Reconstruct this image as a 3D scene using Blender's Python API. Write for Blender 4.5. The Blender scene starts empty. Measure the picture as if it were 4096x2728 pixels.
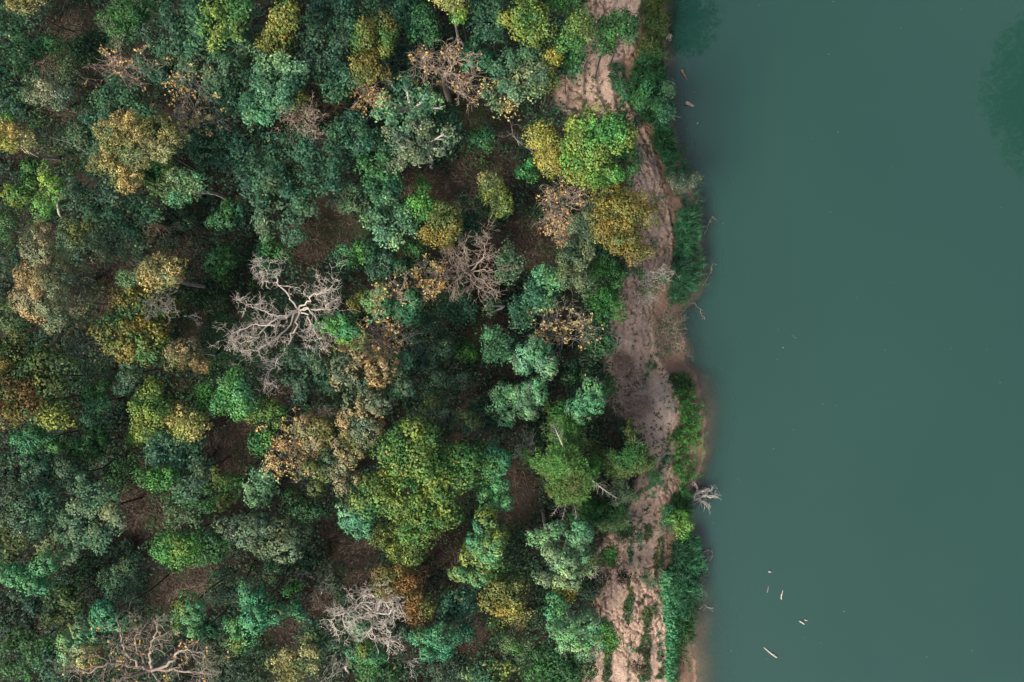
import bpy, math
import numpy as np
from mathutils import Vector

# ------------------------------------------------------------------ camera, sky, sun, exposure
S = bpy.context.scene
H = 60.0                         # camera height above the forest floor, m
GW = 80.0                        # width of forest floor seen, m
PX = GW / 4096.0
WATER = -3.2
cam_d = bpy.data.cameras.new('camera'); cam = bpy.data.objects.new('camera', cam_d)
S.collection.objects.link(cam); cam.location = (0, 0, H); cam.rotation_euler = (0, 0, 0)
cam_d.sensor_width = 36.0; cam_d.lens = 36.0 * H / GW; cam_d.clip_end = 4000.0; cam_d.clip_start = 0.5
S.camera = cam
SUN_EL = math.radians(45); SUN_AZ = math.radians(228)
world = bpy.data.worlds.new('World'); S.world = world; world.use_nodes = True
wn = world.node_tree.nodes; wl = world.node_tree.links
sky = wn.new('ShaderNodeTexSky'); sky.sky_type = 'NISHITA'; sky.sun_disc = False
sky.sun_elevation = SUN_EL; sky.sun_rotation = SUN_AZ; sky.air_density = .8; sky.dust_density = 5.0; sky.ozone_density = .6
bg = wn['Background']; hs = wn.new('ShaderNodeHueSaturation'); hs.inputs['Saturation'].default_value = .5   # thin high cloud pales the blue
wl.new(sky.outputs[0], hs.inputs['Color']); wl.new(hs.outputs[0], bg.inputs[0]); bg.inputs[1].default_value = 0.062
sun_d = bpy.data.lights.new('sun', 'SUN'); sun = bpy.data.objects.new('sun', sun_d); S.collection.objects.link(sun)
sun_d.energy = 1.5; sun_d.angle = math.radians(20); sun_d.color = (1.0, 0.85, 0.62)
sdir = Vector((math.sin(SUN_AZ) * math.cos(SUN_EL), math.cos(SUN_AZ) * math.cos(SUN_EL), math.sin(SUN_EL)))
sun.rotation_euler = (-sdir).to_track_quat('-Z', 'Y').to_euler()
S.view_settings.view_transform = 'Standard'; S.view_settings.look = 'None'
S.view_settings.gamma = 1.0; S.view_settings.use_curve_mapping = False
S.view_settings.exposure = 1.5

# ------------------------------------------------------------------ helpers
COL = S.collection
def at(px, py, z=0.0):
    f = (H - z) / H
    return np.array(((px - 2048.0) * PX * f, (1364.0 - py) * PX * f, z))
def m_px(r, z=0.0): return r * PX * (H - z) / H
def nrm(v):
    v = np.asarray(v, float); return v / (np.linalg.norm(v, axis=-1, keepdims=True) + 1e-9)
def hash2(ix, iy, seed):
    a = (ix.astype(np.int64) * 374761393 + iy.astype(np.int64) * 668265263 + seed * 1442695041) & 0x7fffffff
    a = ((a ^ (a >> 13)) * 1274126177) & 0x7fffffff
    a = ((a ^ (a >> 16)) * 668265263) & 0x7fffffff
    return ((a ^ (a >> 15)) & 0xffff) / 65535.0
def vnoise(x, y, seed=0):
    x0 = np.floor(x); y0 = np.floor(y); fx = x - x0; fy = y - y0
    fx = fx * fx * (3 - 2 * fx); fy = fy * fy * (3 - 2 * fy)
    a = hash2(x0, y0, seed); b = hash2(x0 + 1, y0, seed); c = hash2(x0, y0 + 1, seed); d = hash2(x0 + 1, y0 + 1, seed)
    return (a * (1 - fx) + b * fx) * (1 - fy) + (c * (1 - fx) + d * fx) * fy
def fbm(x, y, seed=0, o=4):
    s = 0; a = 0.5
    for i in range(o):
        s = s + a * vnoise(x * 2 ** i, y * 2 ** i, seed + i * 17); a *= 0.5
    return s / (1 - 0.5 ** o)
def voro_edge(x, y, seed=0):
    x0 = np.floor(x); y0 = np.floor(y); f1 = np.full(x.shape, 9.0); f2 = np.full(x.shape, 9.0)
    for i in (-1, 0, 1):
        for j in (-1, 0, 1):
            cx = x0 + i; cy = y0 + j
            d = np.hypot(cx + hash2(cx, cy, seed) - x, cy + hash2(cx, cy, seed + 5) - y)
            f2 = np.minimum(f2, np.maximum(f1, d)); f1 = np.minimum(f1, d)
    return f2 - f1
def sstep(a, b, x):
    t = np.clip((x - a) / (b - a), 0, 1); return t * t * (3 - 2 * t)

def new_mesh(name, V, F, nside, colors=None, mat=None, parent=None, smooth=False, loc=None):
    me = bpy.data.meshes.new(name)
    V = np.ascontiguousarray(V, dtype=np.float32); F = np.ascontiguousarray(F, dtype=np.int32)
    me.vertices.add(len(V)); me.vertices.foreach_set('co', V.ravel())
    me.loops.add(F.size); me.loops.foreach_set('vertex_index', F.ravel())
    me.polygons.add(len(F)); me.polygons.foreach_set('loop_start', np.arange(0, F.size, nside, dtype=np.int32))
    me.update(calc_edges=True)
    if colors is not None:
        a = me.color_attributes.new('tint', 'FLOAT_COLOR', 'POINT')
        c = np.ones((len(V), 4), np.float32); c[:, :3] = colors
        a.data.foreach_set('color', c.ravel())
    if smooth: me.polygons.foreach_set('use_smooth', np.ones(len(F), bool))
    if mat: me.materials.append(mat)
    o = bpy.data.objects.new(name, me); COL.objects.link(o)
    if parent: o.parent = parent
    if loc is not None: o.location = loc
    return o
def tag(o, label=None, cat=None, group=None, kind=None):
    if label: o['label'] = label
    if cat: o['category'] = cat
    if group: o['group'] = group
    if kind: o['kind'] = kind
    return o
def empty(name, loc):
    o = bpy.data.objects.new(name, None); COL.objects.link(o); o.location = [float(v) for v in loc]
    o.empty_display_size = 0.3; return o

def leaf_geo(P, N, length, width, rng, axis=None):
    """rhombic leaves, gently folded, centred at P with normals N"""
    n = len(P)
    if axis is None: axis = rng.normal(size=(n, 3))
    U = nrm(axis - N * np.sum(axis * N, 1, keepdims=True)); W = np.cross(N, U)
    l = (np.asarray(length) * np.ones(n))[:, None] * 0.5; w = (np.asarray(width) * np.ones(n))[:, None] * 0.5
    V = np.empty((n, 4, 3))
    V[:, 0] = P - U * l; V[:, 1] = P + W * w - U * l * 0.1 + N * w * 0.35
    V[:, 2] = P + U * l - N * l * 0.25; V[:, 3] = P - W * w - U * l * 0.1 + N * w * 0.35
    return V.reshape(-1, 3), np.arange(n * 4).reshape(n, 4)
def blade_geo(P, D, length, width, rng, droop=0.5):
    """bent grass blades: base P, direction D"""
    n = len(P); l = (np.asarray(length) * np.ones(n))[:, None]; w = (np.asarray(width) * np.ones(n))[:, None] * .5
    side = nrm(np.cross(D, rng.normal(size=(n, 3)))); hor = D.copy(); hor[:, 2] = 0; hor = nrm(hor)
    p1 = P + D * l * .55; p2 = p1 + nrm(D + hor * droop - np.array([0, 0, droop])) * l * .45
    V = np.empty((n, 6, 3))
    V[:, 0] = P - side * w; V[:, 1] = P + side * w; V[:, 2] = p1 + side * w * .8; V[:, 3] = p1 - side * w * .8
    V[:, 4] = p2 + side * w * .15; V[:, 5] = p2 - side * w * .15
    b = np.arange(n)[:, None] * 6
    F = np.concatenate([b + np.array([[0, 1, 2, 3]]), b + np.array([[3, 2, 4, 5]])])
    return V.reshape(-1, 3), F
def tubes_geo(lines):
    """lines: list of (pts, radii, sides) -> quads"""
    Vs, Fs, off = [], [], 0
    for pts, rad, k in lines:
        pts = np.asarray(pts, float); m = len(pts)
        t = np.gradient(pts, axis=0); t = nrm(t)
        ref = np.array([0.31, 0.2, 0.93]) if abs(t[0][2]) < 0.8 else np.array([0.9, 0.3, 0.1])
        a = nrm(np.cross(t, ref)); b = np.cross(t, a)
        th = np.arange(k) * 2 * math.pi / k
        ring = a[:, None, :] * np.cos(th)[None, :, None] + b[:, None, :] * np.sin(th)[None, :, None]
        V = pts[:, None, :] + ring * np.asarray(rad)[:, None, None]
        Vs.append(V.reshape(-1, 3))
        i = np.arange(m - 1)[:, None] * k; j = np.arange(k)[None, :]; j2 = (j + 1) % k
        Fs.append(np.stack([i + j, i + j2, i + k + j2, i + k + j], -1).reshape(-1, 4) + off)
        off += m * k
    return np.concatenate(Vs), np.concatenate(Fs)
def spline(P, n):
    P = np.asarray(P, float)
    Q = np.vstack([2 * P[0] - P[1], P, 2 * P[-1] - P[-2]]); out = []
    seg = len(P) - 1
    for u in np.linspace(0, seg - 1e-6, n):
        i = int(u); t = u - i; a, b, c, d = Q[i:i + 4]
        out.append(.5 * (2 * b + (c - a) * t + (2 * a - 5 * b + 4 * c - d) * t * t + (3 * b - a - 3 * c + d) * t ** 3))
    return np.array(out)

# ------------------------------------------------------------------ materials
def mat_base(name):
    m = bpy.data.materials.new(name); m.use_nodes = True
    return m, m.node_tree.nodes, m.node_tree.links, m.node_tree.nodes['Principled BSDF'], m.node_tree.nodes['Material Output']
def node(ns, t, **kw):
    n = ns.new(t)
    for k, v in kw.items(): setattr(n, k, v)
    return n
def leaf_material():
    m, ns, ls, p, out = mat_base('foliage')
    a = node(ns, 'ShaderNodeAttribute', attribute_name='tint')
    no = node(ns, 'ShaderNodeTexNoise'); no.inputs['Scale'].default_value = 3.0; no.inputs['Detail'].default_value = 4
    tc = node(ns, 'ShaderNodeNewGeometry'); ls.new(tc.outputs['Position'], no.inputs['Vector'])
    mr = node(ns, 'ShaderNodeMapRange'); mr.inputs['From Min'].default_value = .3; mr.inputs['From Max'].default_value = .7
    mr.inputs['To Min'].default_value = .75; mr.inputs['To Max'].default_value = 1.25
    ls.new(no.outputs['Fac'], mr.inputs['Value'])
    mx = node(ns, 'ShaderNodeMix', data_type='RGBA', blend_type='MULTIPLY'); mx.inputs[0].default_value = 1
    ls.new(a.outputs['Color'], mx.inputs[6]); ls.new(mr.outputs['Result'], mx.inputs[7])
    ls.new(mx.outputs[2], p.inputs['Base Color']); p.inputs['Roughness'].default_value = .6
    p.inputs['Specular IOR Level'].default_value = .3
    tr = node(ns, 'ShaderNodeBsdfTranslucent'); ls.new(mx.outputs[2], tr.inputs['Color'])
    ms = node(ns, 'ShaderNodeMixShader'); ms.inputs[0].default_value = .07
    ls.new(p.outputs[0], ms.inputs[1]); ls.new(tr.outputs[0], ms.inputs[2]); ls.new(ms.outputs[0], out.inputs['Surface'])
    return m
def bark_material(name, c1, c2, scale=3.0):
    m, ns, ls, p, out = mat_base(name)
    g = node(ns, 'ShaderNodeNewGeometry')
    no = node(ns, 'ShaderNodeTexNoise'); no.inputs['Scale'].default_value = scale; no.inputs['Detail'].default_value = 6; no.inputs['Roughness'].default_value = .7
    ls.new(g.outputs['Position'], no.inputs['Vector'])
    cr = node(ns, 'ShaderNodeValToRGB'); cr.color_ramp.elements[0].position = .35; cr.color_ramp.elements[1].position = .65
    cr.color_ramp.elements[0].color = (*c1, 1); cr.color_ramp.elements[1].color = (*c2, 1)
    ls.new(no.outputs['Fac'], cr.inputs['Fac']); ls.new(cr.outputs[0], p.inputs['Base Color'])
    p.inputs['Roughness'].default_value = .9
    bp = node(ns, 'ShaderNodeBump'); bp.inputs['Strength'].default_value = .5; bp.inputs['Distance'].default_value = .03
    ls.new(no.outputs['Fac'], bp.inputs['Height']); ls.new(bp.outputs[0], p.inputs['Normal'])
    return m
LEAF = leaf_material()
BARK = {'dark': bark_material('dark_bark', (.04, .034, .03), (.10, .086, .075)),
        'grey': bark_material('grey_bark', (.16, .15, .14), (.33, .31, .29)),
        'pale': bark_material('pale_bark', (.30, .29, .28), (.52, .50, .47)),
        'white': bark_material('weathered_dead_wood', (.44, .40, .375), (.70, .64, .60)),
        'tan': bark_material('tan_bark', (.24, .19, .168), (.43, .355, .315)),
        'wet': bark_material('wet_wood', (.10, .065, .05), (.26, .18, .14))}

def ground_material():
    m, ns, ls, p, out = mat_base('soil_and_sand')
    a = node(ns, 'ShaderNodeAttribute', attribute_name='tint')
    g = node(ns, 'ShaderNodeNewGeometry')
    n1 = node(ns, 'ShaderNodeTexNoise'); n1.inputs['Scale'].default_value = 5; n1.inputs['Detail'].default_value = 10; n1.inputs['Roughness'].default_value = .75
    ls.new(g.outputs['Position'], n1.inputs['Vector'])
    mr = node(ns, 'ShaderNodeMapRange'); mr.inputs['From Min'].default_value = .3; mr.inputs['From Max'].default_value = .7
    mr.inputs['To Min'].default_value = .72; mr.inputs['To Max'].default_value = 1.25
    ls.new(n1.outputs['Fac'], mr.inputs['Value'])
    mx = node(ns, 'ShaderNodeMix', data_type='RGBA', blend_type='MULTIPLY'); mx.inputs[0].default_value = 1
    ls.new(a.outputs['Color'], mx.inputs[6]); ls.new(mr.outputs['Result'], mx.inputs[7])
    ls.new(mx.outputs[2], p.inputs['Base Color']); p.inputs['Roughness'].default_value = .95; p.inputs['Specular IOR Level'].default_value = .15
    n2 = node(ns, 'ShaderNodeTexNoise'); n2.inputs['Scale'].default_value = 4; n2.inputs['Detail'].default_value = 10; n2.inputs['Roughness'].default_value = .7
    ls.new(g.outputs['Position'], n2.inputs['Vector'])
    bp = node(ns, 'ShaderNodeBump'); bp.inputs['Strength'].default_value = .8; bp.inputs['Distance'].default_value = .15
    ls.new(n2.outputs['Fac'], bp.inputs['Height'])
    ad = node(ns, 'ShaderNodeVectorMath', operation='MULTIPLY_ADD'); ad.inputs[1].default_value = (.5, .5, .5)
    ls.new(n1.outputs['Color'], ad.inputs[0]); ls.new(g.outputs['Position'], ad.inputs[2])
    vo = node(ns, 'ShaderNodeTexVoronoi', feature='DISTANCE_TO_EDGE'); vo.inputs['Scale'].default_value = 2.6; ls.new(ad.outputs[0], vo.inputs['Vector'])
    m2 = node(ns, 'ShaderNodeMapRange'); m2.inputs['From Max'].default_value = .07; ls.new(vo.outputs['Distance'], m2.inputs['Value'])
    b2 = node(ns, 'ShaderNodeBump'); b2.inputs['Strength'].default_value = .4; b2.inputs['Distance'].default_value = .12
    ls.new(m2.outputs['Result'], b2.inputs['Height']); ls.new(bp.outputs[0], b2.inputs['Normal']); ls.new(b2.outputs[0], p.inputs['Normal'])
    return m
def water_material():
    m, ns, ls, p, out = mat_base('murky_river_water')
    a = node(ns, 'ShaderNodeAttribute', attribute_name='tint')
    sx = node(ns, 'ShaderNodeSeparateColor'); ls.new(a.outputs['Color'], sx.inputs[0])
    g = node(ns, 'ShaderNodeNewGeometry')
    n1 = node(ns, 'ShaderNodeTexNoise'); n1.inputs['Scale'].default_value = .05; n1.inputs['Detail'].default_value = 3
    ls.new(g.outputs['Position'], n1.inputs['Vector'])
    cr = node(ns, 'ShaderNodeValToRGB'); cr.color_ramp.elements[0].position = .3; cr.color_ramp.elements[1].position = .7
    cr.color_ramp.elements[0].color = (.0130, .0570, .0480, 1); cr.color_ramp.elements[1].color = (.0160, .0635, .0525, 1)
    ls.new(n1.outputs['Fac'], cr.inputs['Fac']); ls.new(cr.outputs[0], p.inputs['Base Color'])
    p.inputs['Roughness'].default_value = .03; p.inputs['IOR'].default_value = 1.33; p.inputs['Specular IOR Level'].default_value = 1.0; p.inputs['Coat Weight'].default_value = 1.0; p.inputs['Coat Roughness'].default_value = .02; p.inputs['Coat IOR'].default_value = 1.65
    n2 = node(ns, 'ShaderNodeTexNoise'); n2.inputs['Scale'].default_value = 2.2; n2.inputs['Detail'].default_value = 5
    ls.new(g.outputs['Position'], n2.inputs['Vector'])
    bp = node(ns, 'ShaderNodeBump'); bp.inputs['Strength'].default_value = .04; bp.inputs['Distance'].default_value = .04
    ls.new(n2.outputs['Fac'], bp.inputs['Height']); ls.new(bp.outputs[0], p.inputs['Normal'])
    tr = node(ns, 'ShaderNodeBsdfTransparent'); tr.inputs[0].default_value = (.9, .93, .90, 1)
    ms = node(ns, 'ShaderNodeMixShader'); ls.new(sx.outputs[0], ms.inputs[0])
    ls.new(tr.outputs[0], ms.inputs[1]); ls.new(p.outputs[0], ms.inputs[2]); ls.new(ms.outputs[0], out.inputs['Surface'])
    return m

# ------------------------------------------------------------------ terrain
def curve(pts, z):
    a = np.array([at(x, y, z) for x, y in pts]); o = np.argsort(a[:, 1]); return a[o, 1], a[o, 0]
EDGE = curve([(2340, -900), (2340, 0), (2290, 200), (2235, 250), (2215, 430), (2380, 490), (2500, 600), (2500, 750), (2545, 900), (2520, 1050), (2470, 1120),
              (2470, 1200), (2440, 1300), (2430, 1400), (2440, 1500), (2450, 1620), (2540, 1700), (2590, 1800), (2560, 1900), (2520, 2000), (2470, 2100),
              (2400, 2200), (2380, 2400), (2400, 2500), (2320, 2600), (2300, 2728), (2300, 3600)], -.1)
FOOT = curve([(2570, -900), (2570, 0), (2540, 200), (2480, 260), (2510, 400), (2570, 500), (2610, 600), (2640, 700), (2665, 800), (2695, 950), (2685, 1060),
              (2625, 1150), (2605, 1220), (2610, 1320), (2625, 1420), (2690, 1540), (2735, 1640), (2690, 1730), (2690, 1850), (2705, 1950), (2655, 2060),
              (2665, 2200), (2660, 2400), (2680, 2500), (2672, 2728), (2672, 3600)], -2.1)
SHORE = curve([(2900, -900), (2760, -250), (2660, 0), (2650, 130), (2668, 220), (2660, 300), (2668, 400), (2680, 500), (2700, 600), (2745, 700), (2780, 800), (2790, 900), (2800, 1000),
               (2805, 1100), (2770, 1190), (2705, 1250), (2715, 1330), (2735, 1390), (2730, 1450), (2790, 1500), (2800, 1560), (2812, 1650), (2815, 1750), (2810, 1830), (2790, 1900),
               (2765, 1960), (2745, 2010), (2740, 2060), (2770, 2150), (2790, 2250), (2785, 2380), (2765, 2470), (2760, 2560), (2775, 2728), (2790, 3600)], WATER)
def interp(c, y): return np.interp(y, c[0], c[1])
def bank_t(x, y):
    wob = (fbm(x * .6, y * .6, 3) - .5) * 1.0
    e = interp(EDGE, y); f = interp(FOOT, y); w = interp(SHORE, y)
    xe = x + wob
    return e, f, w, xe
def height(x, y, fine=True):
    e, f, w, xe = bank_t(x, y)
    t = (xe - e) / (f - e); t2 = (x - f) / np.maximum(w - f, .3); d = x - w
    nst = 5.0
    u = np.clip(t, 0, 1) * nst + (fbm(x * .25 + 7, y * .12, 11) - .5) * 1.6
    fr = u - np.floor(u); k = np.floor(u) + sstep(.62, .95, fr)
    sh = .28 + .42 * sstep(13, 18, y); stair = np.clip(((1 - sh) * u + sh * k) / nst, 0, 1)
    z = np.where(t < 0, 0, -.05 - 2.05 * stair)
    z = np.where(x > f, -2.1 + (WATER + 2.1) * np.clip(t2, 0, 1) ** .9, z)
    soft = np.maximum(sstep(-18, -23, y), .75 * np.exp(-((y + 5) / 4.5) ** 2))
    z = np.where(d > 0, WATER - (.16 - .12 * soft) * np.minimum(d, 6) - (.30 - .22 * soft) * np.clip(d, 0, 4) ** 2, z)
    z = z + (fbm(x * .22, y * .22, 21) - .5) * .5 * (t < 1) + (fbm(x * 1.1, y * 1.1, 31) - .5) * .16
    # far bank, beyond the right edge of the frame
    z = np.where(x > 46, np.maximum(z, -7 + 7.2 * sstep(46, 53, x)), z)
    if fine:
        sand = (t > -.05) * (x < f + .4)
        z = z + sand * ((fbm(x * 3, y * 3, 41) - .5) * .09 + (fbm(x * 5.5, y * 2.2, 42, 2) - .5) * .05)
        mk = sand * sstep(.46, .58, fbm(x * .3 + 3, y * .22, 51) + .22 * np.exp(-((y - 3.5) / 5) ** 2) - .04)
        wx = x + (fbm(x * 1.5, y * 1.5, 61) - .5) * .6; wy = y + (fbm(x * 1.5, y * 1.5, 71) - .5) * .6
        v = voro_edge(wx * 1.9, wy * .95, 5)
        z = z - mk * .30 * (1 - sstep(.0, .10, v))
        v2 = voro_edge(wx * 3.1 + 9, wy * 2.0, 8)
        z = z - mk * .10 * (1 - sstep(.0, .16, v2))
    return z

def seg(a, b, step): return np.arange(a, b, step)
ys = np.concatenate([[-1500, -700, -350, -180, -100, -65, -50, -42, -36], seg(-31, 31, .088), [33, 36, 42, 50, 65, 100, 180, 350, 700, 1500]])
xs = np.concatenate([[-1500, -700, -350, -180, -100, -70, -55], seg(-48, 1.8, .8), seg(1.8, 16.5, .086), seg(16.5, 24, .25), seg(24, 60, 2), [65, 80, 120, 200, 400, 800, 1500]])
X, Y = np.meshgrid(xs, ys); Z = height(X, Y)
e, f, w, xe = bank_t(X, Y)
tt = (xe - e) / (f - e)
def lerp(a, b, t): return a + (b - a) * t[..., None]
litter = lerp(np.array([.026, .022, .019]), np.array([.050, .041, .035]), sstep(.3, .7, fbm(X * .5, Y * .5, 81)))
litter = lerp(litter, np.array([.035, .055, .028]), .7 * sstep(.52, .7, fbm(X * .35 + 40, Y * .35, 82)))
sandc = lerp(np.array([.53, .395, .33]), np.array([.45, .33, .27]), sstep(.35, .65, fbm(X * .4, Y * .25, 83)))
sandc = lerp(sandc, np.array([.39, .275, .22]), .75 * sstep(.45, .05, tt + (fbm(X * .7, Y * .7, 84) - .5) * .7))
sandc = lerp(sandc, np.array([.74, .58, .47]), .9 * np.exp(-((X - 12.6) / 1.5) ** 2 - ((Y + 5.4) / 1.7) ** 2))
mud = lerp(np.array([.25, .165, .13]), np.array([.36, .245, .19]), sstep(.3, .7, fbm(X * .8, Y * .8, 85)))
C = lerp(litter, sandc, sstep(-.12, .06, tt + (fbm(X * .9, Y * .9, 86) - .5) * .25))
C = lerp(C, mud, sstep(-.1, .3, X - f)); C = lerp(C, np.array([.34, .225, .175]), sstep(-.1, .5, X - w))
C = lerp(C, np.array([.09, .075, .055]), sstep(46, 50, X))
nr, nc = X.shape
idx = np.arange(nr * nc).reshape(nr, nc)
F = np.stack([idx[:-1, :-1], idx[:-1, 1:], idx[1:, 1:], idx[1:, :-1]], -1).reshape(-1, 4)
ground = new_mesh('ground', np.stack([X, Y, Z], -1).reshape(-1, 3), F, 4, C.reshape(-1, 3), ground_material(), smooth=True)
tag(ground, 'brown forest floor falling in cracked pink sand terraces to the river', kind='structure')

xs2 = np.concatenate([seg(8, 25, .25), seg(25, 50, 2), [55, 60, 80, 150, 400, 1500]])
ys2 = np.concatenate([[-1500, -400, -120, -60, -40], seg(-34, 34, .3), [40, 60, 120, 400, 1500]])
X2, Y2 = np.meshgrid(xs2, ys2)
dep = np.clip(WATER - height(X2, Y2, False), 0, 10)
al = .30 + .70 * (1 - np.exp(-dep * 3.0)); al = np.where(X2 > 30, 1, al)
nr, nc = X2.shape; idx = np.arange(nr * nc).reshape(nr, nc)
F = np.stack([idx[:-1, :-1], idx[:-1, 1:], idx[1:, 1:], idx[1:, :-1]], -1).reshape(-1, 4)
water = new_mesh('river_water', np.stack([X2, Y2, np.full_like(X2, WATER)], -1).reshape(-1, 3), F, 4,
                 np.repeat(al.reshape(-1, 1), 3, 1), water_material(), smooth=True)
tag(water, 'wide calm murky teal river filling the right side', kind='structure')

# ------------------------------------------------------------------ palettes (linear albedo)
PAL = dict(
    teal=(.022, .080, .046), deep=(.009, .032, .019), tealb=(.037, .128, .070), mint=(.10, .30, .140), mintp=(.16, .34, .18),
    green=(.040, .150, .042), bright=(.075, .255, .055), dkgreen=(.018, .072, .025), lime=(.17, .33, .07), olive=(.095, .135, .042),
    greyg=(.066, .120, .070), palegrey=(.16, .22, .12), gold=(.34, .285, .065), ygreen=(.17, .235, .05), tan=(.33, .265, .145),
    orange=(.50, .31, .12), rust=(.17, .095, .034), straw=(.42, .37, .16), brown=(.095, .065, .042), ochre=(.20, .165, .042),
    sage=(.26, .32, .21), jade=(.048, .215, .098))
PAL = {k: np.array(v) for k, v in PAL.items()}

# ------------------------------------------------------------------ crowns
KIND = {  # leaf length, leaf width, cover, clump radius (m), name, category
    'loose':  (.215, .12, 2.3, .42, 'broadleaf_tree', 'tree'),
    'oak':    (.18, .125, 3.3, .44, 'broadleaf_tree', 'tree'),
    'round':  (.135, .095, 3.2, .29, 'round_crowned_tree', 'tree'),
    'fine':   (.18, .058, 3.0, .34, 'feathery_tree', 'tree'),
    'lacy':   (.14, .07, 1.15, .34, 'thin_crowned_tree', 'tree'),
    'bush':   (.165, .105, 2.2, .34, 'bush', 'bush')}

def lobes(rng, rx, ry, rz, kind):
    out = []
    n = {'round': 10, 'oak': 19, 'fine': 12, 'lacy': 10, 'bush': 8}[kind]
    n = int(n * max(.6, min(2.0, math.sqrt(rx * ry) / 2.6)))
    rl = {'round': .38, 'oak': .27, 'fine': .33}.get(kind, .34)
    for i in range(n):
        for _ in range(20):
            a = rng.uniform(0, 2 * math.pi); q = math.sqrt(rng.uniform(0, 1)) * .76
            c = np.array([math.cos(a) * q, math.sin(a) * q])
            if all(np.hypot(*(c - o[0])) > (.30 if kind != 'oak' else .24) for o in out): break
        out.append((c, rl * rng.uniform(.62, 1.28) * (1.15 - .35 * q)))
    res = []
    for c, r in out:
        q = np.hypot(*c)
        zc = rz * (math.sqrt(max(0, 1 - q * q)) * .62 + rng.uniform(-.22, .14))
        res.append((np.array([c[0] * rx, c[1] * ry, zc]), np.array([r * rx, r * ry, r * (rx + ry) * .5 * .85])))
    return res

def crown_clumps(rng, kind, rx, ry, rz):
    """clump centres, outward directions, limb polylines"""
    lead = []
    if kind == 'loose':
        C, D = [], []
        nl = rng.integers(7, 11); a0 = rng.uniform(0, 6.28)
        for i in range(nl):
            a = a0 + (i + rng.uniform(-.3, .3)) * 2 * math.pi / nl; q = rng.uniform(.55, 1.02)
            end = np.array([math.cos(a) * q * rx, math.sin(a) * q * ry, rz * (math.sqrt(max(0, 1.05 - q * q)) * .8 - .15 + rng.uniform(-.2, .2))])
            st = np.array([0, 0, -rz * .7]); mid = st * .45 + end * .55 + np.array([0, 0, rz * .25]) + rng.normal(0, .15, 3)
            L = spline([st, mid, end], 6); lead.append((L, np.linspace(.075, .018, 6), 4))
            for j in range(rng.integers(6, 10)):
                t = rng.uniform(.35, 1); p = L[int(t * 5)]
                dr = nrm(np.array([math.cos(a), math.sin(a), .15]) + rng.normal(0, .75, 3) * np.array([1, 1, .45]))
                ln = rng.uniform(.16, .36) * math.sqrt(rx * ry)
                q2 = p + dr * ln; lead.append((np.array([p, p * .5 + q2 * .5 + rng.normal(0, .05, 3), q2]), np.array([.03, .02, .008]), 3))
                for k in range(3):
                    C.append(p + dr * ln * (.45 + .3 * k) + rng.normal(0, .16, 3)); D.append(nrm(dr * .4 + np.array([0, 0, 1.])))
        for i in range(14):
            a = rng.uniform(0, 6.28); q = math.sqrt(rng.uniform()) * .7
            C.append(np.array([math.cos(a) * q * rx, math.sin(a) * q * ry, rz * rng.uniform(-.3, .5)])); D.append(np.array([0, 0, 1.]))
        return np.array(C), np.array(D), lead
    C, D = [], []
    for c, r in lobes(rng, rx, ry, rz, kind):
        rc = KIND[kind][3]; n = int(max(14, 3.4 * r[0] * r[1] / (rc * rc) * 1.15))
        i = np.arange(n) + .5
        zc = 1 - i / n * 1.25; ph = i * 2.39996 + rng.uniform(0, 6.28); s = np.sqrt(np.clip(1 - zc * zc, 0, 1))
        u = np.stack([np.cos(ph) * s, np.sin(ph) * s, zc], 1); u = nrm(u + rng.normal(0, .16, u.shape))
        bump = 1 + rng.normal(0, .10, (n, 1))
        C.append(c + u * r * bump); D.append(u)
        st = np.array([0, 0, -rz * .6]); end = c + np.array([0, 0, r[2] * .3])
        lead.append((spline([st, st * .4 + end * .6 + rng.normal(0, .2, 3), end], 5), np.linspace(.07, .02, 5), 4))
    return np.concatenate(C), np.concatenate(D), lead

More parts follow.
